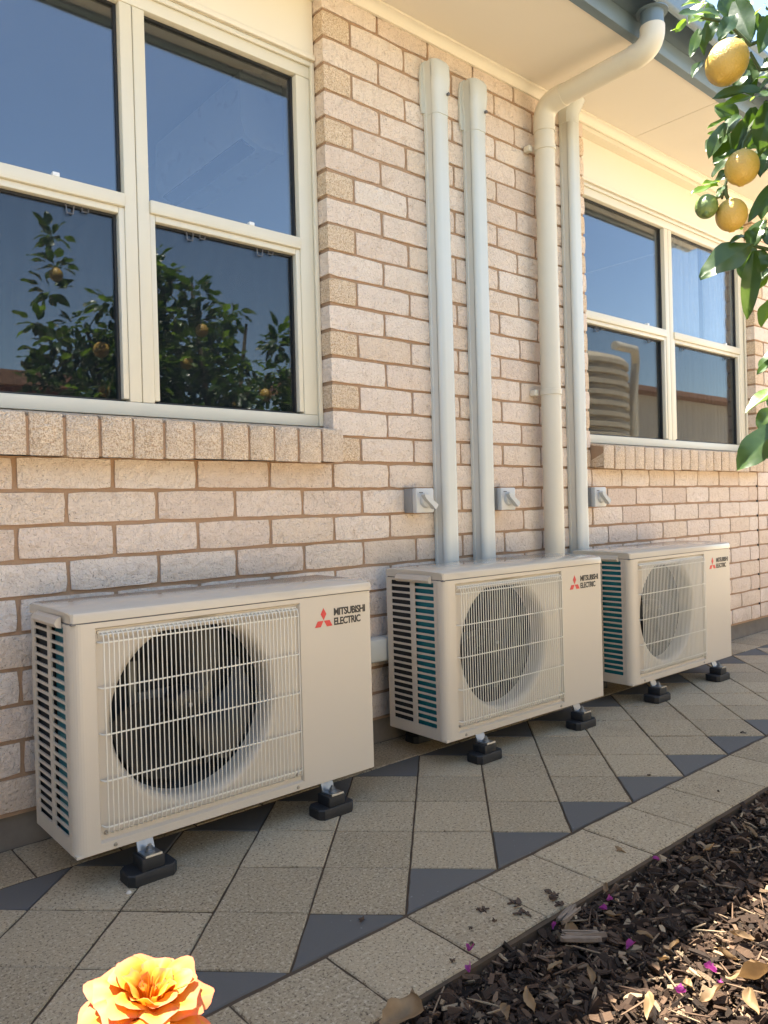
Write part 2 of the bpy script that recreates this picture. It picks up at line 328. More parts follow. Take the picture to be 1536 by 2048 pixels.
# ------------------------------------------------------------------ house : brick wall
house = tag(empty('brick_house', (0, 0, 0)), 'single storey cream brick house with slate gutter and cream windows', 'house')
C0 = .86; CH = .086
W1 = (-1.205, .005); W2 = (1.435, 3.125); XL, XR = -2.6, 3.6; MR = .007  # XR: unseen house end, set short to let sun in at the right
mw = MB()
for (x0, x1, z0, z1) in [(XL, XR, .08, .945), (XL, W1[0]-MR, .945, 2.5), (W1[1]+MR, W2[0]-MR, .945, 2.5), (W2[1]+MR, XR, .945, 2.5)]:
    mw.box(x0, x1, MR, .10, z0, z1)
wall = mw.build('brick_wall', M['mortar'], house, smooth=0)
def brick_mesh(L, seed, speck, h=.076, dep=.11):
    rr = random.Random(seed); nx, nz = (6, 3) if L > .15 else (3, 3); b = MB(); b.t = rr.random()
    G = {}
    vs = []
    for i in range(nx+1):
        for k_ in range(nz+1):
            ex = i in (0, nx); ez = k_ in (0, nz)
            x = L*i/nx; z = h*k_/nz; y = rr.uniform(-.0008, .0008)
            if ex: x += rr.uniform(-.0012, .0012)
            if ez: z += rr.uniform(-.0012, .0012)
            if ex or ez: y += .0022
            if ex and ez: y += .0015; x += (.0015 if i == 0 else -.0015); z += (.0015 if k_ == 0 else -.0015)
            G[i, k_] = len(vs); vs.append((x, y, z))
    fs = [(G[i, k_], G[i+1, k_], G[i+1, k_+1], G[i, k_+1]) for i in range(nx) for k_ in range(nz)]
    ring = [G[i, 0] for i in range(nx+1)]+[G[nx, k_] for k_ in range(1, nz+1)]+[G[i, nz] for i in range(nx-1, -1, -1)]+[G[0, k_] for k_ in range(nz-1, 0, -1)]
    n0 = len(vs)
    for r_ in ring: vs.append((vs[r_][0], dep, vs[r_][2]))
    N = len(ring); fs += [(ring[i], n0+i, n0+(i+1) % N, ring[(i+1) % N]) for i in range(N)]
    b.add(vs, fs); b.speck = speck; return b
def finish_brick(b, name):
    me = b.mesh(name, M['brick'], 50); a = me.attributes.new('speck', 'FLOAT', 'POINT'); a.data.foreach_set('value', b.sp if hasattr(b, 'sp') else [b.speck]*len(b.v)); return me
pools = {}
def pooled(L, speck):
    key = (round(L, 3), speck)
    if key not in pools: pools[key] = [(lambda bb: (finish_brick(bb, 'brick'), bb))(brick_mesh(L, hash(key) % 9999+i*13, speck)) for i in range(18 if L > .15 else 10)]
    return random.choice(pools[key])
bricks = []   # x0, x1, k, speck
for k_ in range(-9, 19):
    off = 0 if k_ % 2 == 0 else .12
    segs = [(XL, XR)]
    if k_ >= 1: segs = [(XL, W1[0]), (W1[1], W2[0]), (W2[1], XR)]
    else: segs = [(XL, 3.115), (3.125, XR)]
    for (a, b_) in segs:
        n = math.floor((a-off)/.24)-1
        while True:
            x0 = n*.24+off+.005; x1 = x0+.23; n += 1
            if x0 > b_-.02: break
            x0c = max(x0, a); x1c = min(x1, b_)
            if x1c-x0c < .03: continue
            full = x1c-x0c > .2
            sp = 0.0
            if not full and k_ >= 1 and (abs(x0c-a) < .01 or abs(x1c-b_) < .01): sp = random.uniform(.75, 1)
            elif random.random() < .05: sp = .5
            bricks.append((x0c, x1c, k_, round(sp)))
vis = []
for bi, (x0, x1, k_, sp) in enumerate(bricks):
    zc = C0+CH*(k_+.5); q = [project((x, 0, z)) for x in (x0, x1) for z in (zc-.038, zc+.038)]
    cx = sum(p[0] for p in q)/4; cy = sum(p[1] for p in q)/4
    ar = (max(p[0] for p in q)-min(p[0] for p in q))*(max(p[1] for p in q)-min(p[1] for p in q))
    inside = -60 < cx < 1590 and -40 < cy < 2050 and q[0][2] > 0
    # bricks wholly behind the outdoor units or seen edge on count for less
    if inside and ((150 < cx < 700 and 1260 < cy < 1640) or (800 < cx < 1190 and 1190 < cy) or (1215 < cx < 1450 and 1140 < cy)): inside = False
    vis.append((ar if inside else 0, bi))
vis.sort(reverse=True); single = {bi for a, bi in vis[:300] if a > 0}
rest = MB(); rest_sp = []
for bi, (x0, x1, k_, sp) in enumerate(bricks):
    me, bb = pooled(round((x1-x0)/.005)*.005, float(sp)); z = C0+CH*k_+.005+random.uniform(-.0012, .0012); y = random.uniform(-.0016, .0016)
    if bi in single:
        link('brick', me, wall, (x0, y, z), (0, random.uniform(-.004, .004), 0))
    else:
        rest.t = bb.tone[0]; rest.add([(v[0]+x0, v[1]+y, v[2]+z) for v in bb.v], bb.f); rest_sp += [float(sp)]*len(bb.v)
rest.sp = rest_sp
ro = link('far_bricks', finish_brick(rest, 'far_bricks'), wall); ro['kind'] = 'stuff'
MB().box(XL, XR, .018, .10, -.05, .083).build('footing', M['concrete'], house, smooth=0)
cj = MB().box(3.1165, 3.1235, .002, .006, .09, .945); cj.build('control_joint', M['mortar'], house, smooth=0)
for k_ in range(-8, 1):
    MB().box(3.104, 3.114, -.001, .006, C0+CH*k_-.006, C0+CH*k_+.006).build('weep_hole', M['gasket'], house, smooth=0)

# sills of bricks on edge, sloping out
def sill(xs, name):
    root = MB().prism([(-.059, .945), (.055, .957), (.055, 1.057), (-.059, 1.036)], 'x', xs[0]+.004, xs[-1]-.004).build('window_sill', M['mortar'], house, smooth=0)
    for a, b_ in zip(xs[:-1], xs[1:]):
        rr = random.Random(int(a*1000)); g = .004; x0, x1 = a+g, b_-g; b = MB(); b.t = rr.random()
        j = lambda s=.0015: rr.uniform(-s, s)
        y0 = -.066+j(.002); zb = .939+j(.002)
        prof = [(y0+.002, zb+.002), (.05, zb+.012), (.062, 1.064), (y0+.004, 1.044+j()), (y0, 1.041+j()), (y0+j(.001), .99)]
        n = len(prof); vs = []
        for x, d in ((x0, .0025), (x0+.0025, 0), (x1-.0025, 0), (x1, .0025)):
            c = (sum(p[0] for p in prof)/n, sum(p[1] for p in prof)/n)
            for p in prof: vs.append((x+j(.0006), p[0]+(c[0]-p[0])*d/.05, p[1]+(c[1]-p[1])*d/.05))
        fs = [(i*n+q, i*n+(q+1) % n, (i+1)*n+(q+1) % n, (i+1)*n+q) for i in range(3) for q in range(n)]+[tuple(range(n)), tuple(range(4*n-1, 3*n-1, -1))]
        b.add(vs, fs); b.speck = rr.uniform(.7, 1); me = finish_brick(b, 'sill_brick')
        bm = bmesh.new(); bm.from_mesh(me); bmesh.ops.recalc_face_normals(bm, faces=bm.faces[:]); bm.to_mesh(me); bm.free()
        link('sill_brick', me, root)
    return root
sill([-1.203+.0857*i for i in range(15)], 'a')
sill([1.436+.0845*i for i in range(21)], 'b')

# ------------------------------------------------------------------ windows
def window(x0, x1, mul, label):
    root = empty('window', (0, 0, 0)); root.parent = house
    za, zb, zc, zd = 1.066, 1.635, 1.672, 2.252; y0, y1 = .06, .115
    f = MB(); ml, mr = mul
    f.box(x0, x1, y0, y1, za, 1.104, .003); f.box(x0, x1, y0, y1, 2.20, zd, .003)
    f.box(x0, x0+.062, y0+.001, y1-.001, 1.1045, 2.1995, .003); f.box(x1-.065, x1, y0+.001, y1-.001, 1.1045, 2.1995, .003)
    mc = (ml+mr)/2
    f.box(ml, mc-.001, y0+.001, y1-.001, 1.1045, 2.1995, .003); f.box(mc+.001, mr, y0+.001, y1-.001, 1.1045, 2.1995, .003)
    # narrow proud strip round the outer edge
    f.box(x1-.014, x1+.001, y0-.010, y0-.0005, za+.001, zd-.001, .002); f.box(x0-.001, x0+.014, y0-.010, y0-.0005, za+.001, zd-.001, .002)
    f.box(x0+.0145, x1-.0145, y0-.010, y0-.0005, zd-.016, zd-.001, .002)
    f.build('frame', M['frame'], root)
    for a, b_ in ((x0+.0625, ml-.0005), (mr+.0005, x1-.0655)):
        s = MB(); s.box(a, b_, y0-.006, y1-.012, zb, zc, .004)
        s.box(a, a+.016, y0+.004, y0+.03, 1.112, zb-.0005, .002); s.box(b_-.016, b_, y0+.004, y0+.03, 1.112, zb-.0005, .002); s.box(a+.0165, b_-.0165, y0+.004, y0+.03, zb-.018, zb-.0005, .002)
        s.build('sash_rail', M['frame'], root)
        g = MB(); e = .007
        for (p, q, lo, hi) in ((a, b_, 1.1045, zb), (a, b_, zc, 2.1995)):
            ins = .0165 if hi < 2 else 0.0005
            g.box(p+ins, p+ins+e, y0+.022, y0+.04, lo+.0005, hi-.0005); g.box(q-ins-e, q-ins, y0+.022, y0+.04, lo+.0005, hi-.0005)
            g.box(p+ins+e, q-ins-e, y0+.022, y0+.04, lo+.0005, lo+e); g.box(p+ins+e, q-ins-e, y0+.022, y0+.04, hi-e-(.018 if hi < 2 else 0), hi-.0005-(.018 if hi < 2 else 0))
        g.build('gasket', M['gasket'], root, smooth=0)
        for lo, hi, mt in ((1.1045, zb-.001, 'lower'), (zc+.001, 2.1995, 'pane')):
            MB().box(a+.001, b_-.001, y0+.028, y0+.033, lo, hi).build('pane', M[mt], root, smooth=0)
        MB().box(a+.004, b_-.004, y0+.050, y0+.0505, 1.107, zb-.003).build('flyscreen', M['screen'], root, smooth=0)
        for tx in ((a+.13, a+.17, b_-.14, b_-.10) if True else ()):
            t = MB(); w_ = .011; zt = zb-.006-(.012 if tx in (a+.13, b_-.14) else 0)
            yy = y0+.0215
            t.tube([(tx-w_, yy, zt), (tx-w_*.7, yy, zt-.024), (tx+w_*.7, yy, zt-.024), (tx+w_, yy, zt)], .0022, 6); t.build('screen_tab', M['ink'], root)
        MB().box(b_-.19, b_-.172, y0-.0055, y0+.012, zc-.001, zc+.010, .002).build('latch', M['white'], root)
    return root
window(-1.203, .003, (-.642, -.570), 'a')
window(1.437, 3.123, (2.222, 2.298), 'b')
for (x0, x1) in (W1, W2):
    b = MB().box(x0+.002, x1-.002, .052, .09, 2.2535, 2.505); pn = b.build('infill_panel', M['panel'], house, smooth=0)
    MB().box(x0+.003, x1-.003, .040, .0515, 2.2545, 2.272, .003).build('head_bead', M['panel'], house)
    MB().box(x0+.001, x1-.001, .003, .0515, 2.452, 2.504).build('fascia_packer', M['panel'], house, smooth=0)
# cornice bead where wall and soffit meet, soffit sheets, fascia, gutter
cs = [(.0, 2.470), (-.008, 2.470)]+arc((-.036, 2.470), .026, 0, math.pi/2, 6)+[(-.036, 2.504), (.0, 2.504)]
MB().prism(cs, 'x', XL, XR).build('cornice', M['cornice'], house, recalc=True)
for a, b_ in ((XL, -.6), (-.6, 1.80), (1.80, XR)):
    MB().box(a+.0015, b_-.0015, -.452, .10, 2.505, 2.511).build('soffit_sheet', M['soffit'], house, smooth=0)
MB().box(XL, XR, -.452, .10, 2.5125, 2.52).build('soffit_batten', M['gasket'], house, smooth=0)
fas = [(-.440, 2.497), (-.472, 2.497), (-.474, 2.500), (-.474, 2.70), (-.462, 2.70), (-.462, 2.5045), (-.440, 2.5045)]
MB().prism(fas, 'x', XL, XR).build('fascia', M['steel'], house, recalc=True)
gu = [(-.476, 2.562), (-.575, 2.556)]+arc((-.575, 2.576), .02, -math.pi/2, -math.pi, 5)+[(-.598, 2.640), (-.610, 2.655), (-.610, 2.668), (-.600, 2.670), (-.592, 2.66), (-.590, 2.642), (-.585, 2.585), (-.575, 2.566), (-.480, 2.572), (-.480, 2.66), (-.476, 2.66)]
MB().prism(gu, 'x', XL, XR).build('gutter', M['steel'], house, recalc=True)
rf = MB().prism([(-.55, 2.67), (-.54, 2.695), (4.6, 4.55), (4.6, 4.52)], 'x', XL-.3, XR+.2).build('roof', M['steel'], house, smooth=0, recalc=True)
bk = MB().prism([(4.6, 4.52), (4.6, 4.55), (9.6, 2.695), (9.6, 2.66)], 'x', XL-.3, XR+.3).build('roof', M['steel'], house, smooth=0, recalc=True)
# rooms behind the glass
rm = MB(); rm.box(XL, XR, .12, 9.2, -.02, .02); rm.build('room_floor', M['floorb'], house, smooth=0)
MB().box(XL, XR, .101, 9.2, 2.56, 2.60).build('ceiling', M['plaster'], house, smooth=0)
iw = MB(); iw.box(XL, W1[0], .115, .19, .02, 2.56); iw.box(W1[1]+.005, W2[0]-.005, .115, .19, .02, 2.56); iw.box(W2[1], XR, .115, .19, .02, 2.56)
iw.box(W1[0], W1[1]+.005, .12, .19, .02, 1.06); iw.box(W2[0]-.005, W2[1], .12, .19, .02, 1.06); iw.box(W1[0], W1[1]+.005, .117, .19, 2.256, 2.56); iw.box(W2[0]-.005, W2[1], .117, .19, 2.256, 2.56)
iw.box(.2, .3, .19, 4.2, .02, 2.56); iw.box(XL, XR, 4.2, 4.3, .02, 2.56); iw.box(XL-.1, XL, .0, 9.3, .0, 2.6);  iw.box(XL, XR, 9.2, 9.3, 0, 2.6)
iw.build('room_wall', M['plaster'], house, smooth=0)
MB().box(XR+.001, XR+.11, .001, 9.3, -.05, 2.55).build('added_gable_wall', M['redbrick'] if False else M['rend'], house, smooth=0)  # added end wall, closes the made-up house corner out of view
MB().prism([(-.45, 2.56), (4.6, 4.50), (9.5, 2.66), (9.5, 2.56)], 'x', XR+.002, XR+.10).build('added_gable', M['panel'], house, smooth=0, recalc=True)  # added gable over that unseen house end
# indoor split head on the partition
ih = tag(empty('indoor_air_conditioner', (.2, .90, 2.18)), 'white indoor split head high on the inside wall behind glass', 'air conditioner')
pr = [(0, 0), (-.10, .0), (-.17, .03), (-.19, .09), (-.185, .26), (-.17, .28), (0, .28)]
MB().prism([(p[0], p[1]) for p in pr], 'y', -.37, .37).build('body', M['white'], ih, recalc=True)
MB().prism([(-.11, -.002), (-.172, .022), (-.168, .032), (-.11, .006)], 'y', -.34, .34).build('louvre', M['ink'], ih, recalc=True)
# sheer curtain inside the far window
def curtain(x0, x1, y, label):
    v = []; f = []; n = 90
    for i in range(n+1):
        x = x0+(x1-x0)*i/n; yy = y+.022*math.sin(i*.75)+.009*math.sin(i*1.9+1)
        for z in (.15, 1.3, 2.3): v.append((x, yy, z))
    for i in range(n):
        for q in range(2): f.append((i*3+q, (i+1)*3+q, (i+1)*3+q+1, i*3+q+1))
    o = MB().add(v, f).build('curtain', M['curtain'], smooth=180); tag(o, label, 'curtain')
curtain(2.42, 2.75, .165, 'narrow sheer white curtain bunched beside the window mullion inside')
curtain(2.86, 3.10, .165, 'sheer white curtain drawn to the outer edge of the far window')

# ------------------------------------------------------------------ ducts, downpipe, isolators
def duct(x0, top, label, flare=True):
    d = tag(empty('pipe_duct', (x0, 0, 0)), label, 'duct')
    wd, dp = .077, .060
    prof = [(0, -.001), (0, -.012), (.002, -.014), (.002, -.040)]+[(.024+.022*math.cos(a), -.038-.022*math.sin(a)) for a in [math.pi-math.pi/2*i/6 for i in range(7)]]+[(wd-.024+.022*math.cos(a), -.038-.022*math.sin(a)) for a in [math.pi/2-math.pi/2*i/6 for i in range(7)]]+[(wd-.002, -.040), (wd-.002, -.014), (wd, -.012), (wd, -.001)]
    MB().prism(prof, 'z', .25, top).build('trunking', M['duct'], d, recalc=True)
    # end cap flaring to the wall
    if flare:
        b = MB(); secs = [(-.012, 1.03, 0), (.045, 1.04, 0), (.09, 1.18, 0), (.115, 1.20, .004), (.165, 1.20, .002), (.178, 1.12, -.006), (.181, .9, -.016)]
        n = len(prof)
        vs = []
        for dz, sx, dy in secs:
            for (px, py) in prof: vs.append((wd/2+(px-wd/2)*sx, min(-.0005, py*(1.05 if dz < .08 else 1.12)+dy*(-1 if py < -.03 else 0)), top+dz))
        fs = [(i*n+q, i*n+(q+1) % n, (i+1)*n+(q+1) % n, (i+1)*n+q) for i in range(len(secs)-1) for q in range(n)]+[tuple(range(n-1, -1, -1)), tuple(range((len(secs)-1)*n, len(secs)*n))]
        b.add(vs, fs); b.build('end_cap', M['duct'], d, recalc=True)
        e = MB(); pl = [(-.014, -.002), (-.020, .03), (-.020, .14), (-.012, .175), (.008, .19), (.05, .19), (.05, -.002)]
        e.prism([(p[0], p[1]+top+.0) for p in pl], 'y', -.010, -.0015).build('wall_flange', M['duct'], d, recalc=True)
        MB().box(.052, .060, -.0775, -.066, top+.055, top+.064, .001).build('cap_screw', M['ink'], d)
    return d
d1 = duct(.449, 2.205, 'cream plastic pipe duct nearest the large corner window')
d2 = duct(.650, 2.205, 'cream plastic pipe duct between the first duct and the round downpipe')
d3 = duct(1.256, 2.425, 'cream plastic pipe duct tucked behind the round downpipe offset', False)
c3 = MB(); secs = [(2.41, 1.05, 1), (2.45, 1.06, 1.02), (2.475, 1.2, 1.25), (2.5035, 1.35, 1.5)]
prof = [(0, -.001), (0, -.04), (.012, -.056), (.03, -.062), (.047, -.062), (.065, -.056), (.077, -.04), (.077, -.001)]; vs = []
for z, sx, sy in secs: vs += [(.0385+(p[0]-.0385)*sx, p[1]*sy, z) for p in prof]
n = len(prof); c3.add(vs, [(i*n+q, i*n+(q+1) % n, (i+1)*n+(q+1) % n, (i+1)*n+q) for i in range(3) for q in range(n)]+[tuple(range(n-1, -1, -1)), tuple(range(3*n, 4*n))]); c3.build('end_cap', M['duct'], d3, recalc=True)
# low horizontal run from the first unit to the first duct
lo = MB().box(-.10, .44, -.062, -.002, .288, .366, .012).build('low_pipe_duct', M['duct']); tag(lo, 'short horizontal cream duct low on the wall between two units', 'duct')

dpp = tag(empty('downpipe', (1.075, -.06, 0)), 'round cream downpipe with angled offset up to the gutter outlet', 'downpipe')
def bend(p0, p1, p2, n=7):
    return [((1-t)**2*Vector(p0)+2*t*(1-t)*Vector(p1)+t*t*Vector(p2)) for t in [i/n for i in range(n+1)]]
MB().tube([(0, 0, .02), (0, 0, 2.33)], .0405, 28).build('pipe', M['pvc'], dpp)
e1 = [(0, 0, 2.30), (0, 0, 2.335)]+bend((0, 0, 2.345), (0, 0, 2.41), (.003, -.07, 2.414), 8)+[(.004, -.10, 2.4155)]
MB().tube(e1, .0435, 28).build('elbow', M['pvc'], dpp)
MB().tube([(.003, -.08, 2.4145), (.014, -.43, 2.428)], .0405, 28).build('offset_pipe', M['pvc'], dpp)
e2 = [(.013, -.395, 2.4265)]+bend((.0135, -.41, 2.427), (.015, -.475, 2.432), (.015, -.475, 2.49), 9)+[(.015, -.475, 2.503)]
MB().tube(e2, .0435, 28).build('elbow', M['pvc'], dpp)
MB().tube([(.015, -.475, 2.49), (.015, -.475, 2.566)], .0405, 28).build('gutter_outlet', M['steel'], dpp)
MB().lathe([(.0408, 0), (.056, .001), (.056, .006), (.041, .008)], 28, (.015, -.475, 2.552)).build('outlet_flange', M['steel'], dpp)
for z in (2.235, 1.44 if False else 1.245):
    b = MB(); b.lathe([(.0415, -.011), (.0445, -.010), (.0445, .010), (.0415, .011)], 28, (0, 0, z)); b.box(-.064, -.040, .030, .059, z-.012, z+.012, .003); b.box(.040, .064, .030, .059, z-.012, z+.012, .003)
    b.build('bracket', M['pvc'], dpp)
stub = MB().tube([(.0, 0, .01), (0, 0, .04)], .047, 24).build('ground_socket', M['pvc'], dpp)

def isolator(x, label):
    r = tag(empty('isolator_switch', (x, 0, .774)), label, 'switch', 'grey isolator switches beside the ducts')
    MB().box(0, .082, -.044, -.001, 0, .084, .003).build('box', M['grey'], r)
    fc = MB().box(-.0008, .0828, -.066, -.0445, -.0008, .0848, .004).build('cover', M['knob'], r)
    # rotary handle: diagonal wing over a round base
    h = MB(); h.lathe([(.0, -.010), (.022, -.010), (.025, -.006), (.026, 0)], 24, (.041, -.0665, .042), 'y')
    h.build('dial', M['knob'], r, recalc=True)
    a = R(-38); ca, sa = math.cos(a), math.sin(a); poly = [(-.034, -.003), (-.02, -.0085), (.012, -.0085), (.036, -.0105), (.039, -.004), (.039, .004), (.036, .0105), (.012, .0085), (-.02, .0085), (-.034, .003)]
    MB().prism([(.041+p[0]*ca-p[1]*sa, .042+p[0]*sa+p[1]*ca) for p in poly], 'y', -.094, -.0745).build('handle', M['knob'], r, recalc=True)
    mk = MB(); mk.box(.060, .066, -.0672, -.0663, .050, .058); mk.box(.060, .066, -.0672, -.0663, .040, .043); mk.box(.012, .030, -.0672, -.0663, .068, .0715); mk.build('marking', M['ink'], r, smooth=0)
    MB().tube([(.0828, -.03, .042), (.092, -.03, .042)], .008, 10).build('cable_gland', M['grey'], r)
    return r
isolator(.303, 'grey isolator switch on the brick beside the first duct')
isolator(.745, 'grey isolator switch between the second duct and the round downpipe')
isolator(1.362, 'grey isolator switch under the corner of the far window sill')

# ------------------------------------------------------------------ outdoor units
UW, UD, UZ, UH = .812, .265, .08, .515
def make_unit():
    u = empty('air_conditioner', (0, 0, 0)); z0 = UZ; z1 = UZ+.488; r = .028
    rx0, rx1, rz0, rz1 = .056, .572, UZ+.022, UZ+.473; rd = .009; cx, cz, fr = .288, UZ+.262, .218
    b = MB()
    plan = [(0, .028)]+[(r-r*math.cos(t), r-r*math.sin(t)) for t in [math.pi/2*i/8 for i in range(9)]]+[(rx0-.004, 0)]
    for (x, y), (X, Y) in zip(plan[:-1], plan[1:]): b.add([(x, y, z0), (X, Y, z0), (X, Y, z1), (x, y, z1)], [(0, 1, 2, 3)])
    def quad(x0_, x1_, za, zb): b.add([(x0_, 0, za), (x1_, 0, za), (x1_, 0, zb), (x0_, 0, zb)], [(0, 1, 2, 3)])
    e = .004; ax0, ax1, az0, az1 = rx0-e, rx1+e, rz0-e, rz1+e
    quad(ax0, ax1, z0, az0); quad(ax0, ax1, az1, z1); quad(ax1, UW-.004, z0, z1)
    # right edge and right side
    b.add([(UW-.004, 0, z0), (UW, .004, z0), (UW, .004, z1), (UW-.004, 0, z1)], [(0, 1, 2, 3)]); b.add([(UW, .004, z0), (UW, UD, z0), (UW, UD, z1), (UW, .004, z1)], [(0, 1, 2, 3)])
    O = [(ax0, az0), (ax1, az0), (ax1, az1), (ax0, az1)]; I = [(rx0, rz0), (rx1, rz0), (rx1, rz1), (rx0, rz1)]
    b.add([(p[0], 0, p[1]) for p in O]+[(p[0], rd, p[1]) for p in I], [(i, (i+1) % 4, 4+(i+1) % 4, 4+i) for i in range(4)])
    # recess floor with the round opening
    N = 96; sqp, cp = [], []
    for i in range(N):
        a = 2*math.pi*i/N; c, s = math.cos(a), math.sin(a)
        tx = ((rx1-cx) if c > 0 else (rx0-cx))/c if abs(c) > 1e-9 else 1e9; tz = ((rz1-cz) if s > 0 else (rz0-cz))/s if abs(s) > 1e-9 else 1e9
        t = min(tx, tz); sqp.append((cx+c*t, cz+s*t)); cp.append((cx+c*fr, cz+s*fr))
    b.add([(p[0], rd, p[1]) for p in sqp]+[(p[0], rd, p[1]) for p in cp], [(i, (i+1) % N, N+(i+1) % N, N+i) for i in range(N)])
    for cxx, czz in I:
        j = min(range(N), key=lambda i: (sqp[i][0]-cxx)**2+(sqp[i][1]-czz)**2); jn = (j+1) % N if (sqp[(j+1) % N][0]-cxx)**2+(sqp[(j+1) % N][1]-czz)**2 < (sqp[j-1][0]-cxx)**2+(sqp[j-1][1]-czz)**2 else (j-1) % N
        b.add([(sqp[j][0], rd, sqp[j][1]), (cxx, rd, czz), (sqp[jn][0], rd, sqp[jn][1])], [(0, 1, 2)])
    b.build('front_panel', M['case'], u, smooth=40)
    bell = [(fr, rd)]+[(fr-.019*math.sin(t), rd+.028*(1-math.cos(t))) for t in [math.pi/2*i/7 for i in range(1, 8)]]+[(fr-.019, rd+.062)]
    MB().lathe(bell, 96, (cx, 0, cz), 'y').build('bell_mouth', M['case'], u, smooth=60)
    MB().lathe([(fr-.019, rd+.062), (fr-.019, .16), (.0, .161)], 64, (cx, 0, cz), 'y').build('fan_chamber', M['inner'], u, smooth=40)
    MB().box(.02, UW-.02, .19, UD-.012, UZ+.01, z1-.01).build('rear_coil', M['fins'], u, smooth=0)
    # propeller fan
    fan = MB().lathe([(.0, .050), (.020, .051), (.034, .056), (.040, .066), (.040, .11)], 32, (cx, 0, cz), 'y').build('fan', M['fanblack'], u)
    MB().lathe([(.0, .043), (.005, .0435), (.006, .046), (.006, .052)], 14, (cx, 0, cz), 'y').build('hub_nut', M['zinc'], fan)
    for q in range(3):
        bl = MB(); vs = []; nr, na = 7, 9
        for i in range(nr):
            rr = .038+(.185-.038)*i/(nr-1); sweep = .5*(i/(nr-1))**1.5; span = .95+.55*(i/(nr-1))
            for j in range(na):
                t = j/(na-1); a = q*2*math.pi/3+.6+sweep+span*t; vs.append((cx+rr*math.cos(a), .060+.055*t-.012*math.sin(t*math.pi), cz+rr*math.sin(a)))
        fs = [(i*na+j, i*na+j+1, (i+1)*na+j+1, (i+1)*na+j) for i in range(nr-1) for j in range(na-1)]
        bl.add(vs, fs); bl.build('blade', M['fanblack'], fan, smooth=180)
    mo = MB(); mo.box(.175, .198, .136, .150, UZ+.05, UZ+.45, .003); mo.box(.372, .395, .136, .150, UZ+.05, UZ+.45, .003); mo.box(.1985, .3715, .138, .150, UZ+.235, UZ+.29, .003); mo.build('motor_bracket', M['motor'], u)
    # wire guard
    g = MB(); xs = [.066+(.563-.066)*i/46 for i in range(47)]; yv = -.011
    for x in xs: g.tube([(x, rd-.001, UZ+.467), (x, yv+.004, UZ+.463), (x, yv, UZ+.450), (x, yv, UZ+.050), (x, yv+.004, UZ+.038), (x, rd-.001, UZ+.034)], .00135, 5, False)
    for z in (.445, .348, .249, .150, .052): g.tube([(.058, rd, UZ+z), (.062, yv+.006, UZ+z), (.070, yv+.0032, UZ+z), (.560, yv+.0032, UZ+z), (.567, yv+.006, UZ+z), (.570, rd, UZ+z)], .0019, 6, False)
    for z, y in ((.461, .0), (.466, .006)): g.tube([(.062, y, UZ+z), (.567, y, UZ+z)], .0018, 6)
    g.build('wire_guard', M['wire'], u, smooth=60)
    t = MB().box(.060, .568, rd-.0035, rd-.0005, UZ+.452, UZ+.470, .001).build('guard_strip', M['case'], u)
    # louvred left side
    sp = MB(); cols = [(.042, .130), (.150, .242)]; nrow = 22; p0, pit, sh = UZ+.034, .0206, .0142; xo, xi = .0, .004
    sp.box(xo, xi, .0285, cols[0][0], z0, z1); sp.box(xo, xi, cols[0][1], cols[1][0], z0, z1); sp.box(xo, xi, cols[1][1], UD, z0, z1)
    for (ya, yb) in cols:
        zz = z0
        for i in range(nrow+1):
            top = p0+pit*i if i < nrow else z1
            sp.box(xo+.0003, xi, ya, yb, zz, top); zz = top+sh
            if i < nrow:   # rounded slot ends
                for (yc, d) in ((ya, 1), (yb, -1)):
                    for (zc_, dz) in ((top, 1), (top+sh, -1)): sp.add([(xo+.0006, yc, zc_), (xo+.0006, yc+d*.0045, zc_), (xo+.0006, yc+d*.0013, zc_+dz*.0013), (xo+.0006, yc, zc_+dz*.0045)], [(0, 1, 2, 3)])
    sp.build('side_panel', M['case'], u, smooth=0)
    MB().box(.013, .019, .030, .136, UZ+.006, z1-.006).build('side_coil', M['fins'], u, smooth=0)
    MB().box(.0105, .0135, .140, UD-.004, UZ+.006, z1-.006).build('dark_interior', M['inner'], u, smooth=0)  # dark sheet stands in for the shaded interior behind the rear slots
    MB().box(.001, .0055, .0282, .0288, z0, z1).build('panel_seam', M['ink'], u, smooth=0)
    # lid with soft front fall and a moulded grip
    ld = MB(); ov = .003; prof = [(UD+.002, UZ+.492), (-ov, UZ+.4905), (-ov, UZ+.505), (-ov+.003, UZ+.511), (.012, UZ+.5155), (.10, UZ+.5195), (UD-.02, UZ+.5195), (UD+.002, UZ+.515)]
    bm = bmesh.new(); n = len(prof); xsq = [(-.003, .004), (.000, .0015), (.006, 0), (UW-.005, 0), (UW, .0015), (UW+.002, .004)]; vs = []
    rr_ = .026
    for x, s_ in xsq:
        for (y, z) in prof: vs.append((x, y+(s_ if y < .1 else -s_), z-(s_*.8 if z > UZ+.5 else 0)))
    ld.add(vs, [(i*n+q, i*n+(q+1) % n, (i+1)*n+(q+1) % n, (i+1)*n+q) for i in range(len(xsq)-1) for q in range(n)]+[tuple(range(n)), tuple(range(len(xsq)*n-1, (len(xsq)-1)*n-1, -1))]); bm.free()
    # round the front left corner of the lid
    for i, v in enumerate(ld.v):
        x, y, z = v
        if y < rr_ and x < rr_:
            dx, dy = rr_-x, rr_-y; L = math.hypot(dx, dy)
            if L > rr_+.003: k_ = (rr_+.003)/L; ld.v[i] = (rr_-dx*k_, rr_-dy*k_, z)
    ld.build('lid', M['lid'], u, smooth=40, recalc=True)
    MB().box(.004, UW-.003, .004, UD-.001, UZ+.486, UZ+.4915).build('lid_gap', M['ink'], u, smooth=0)
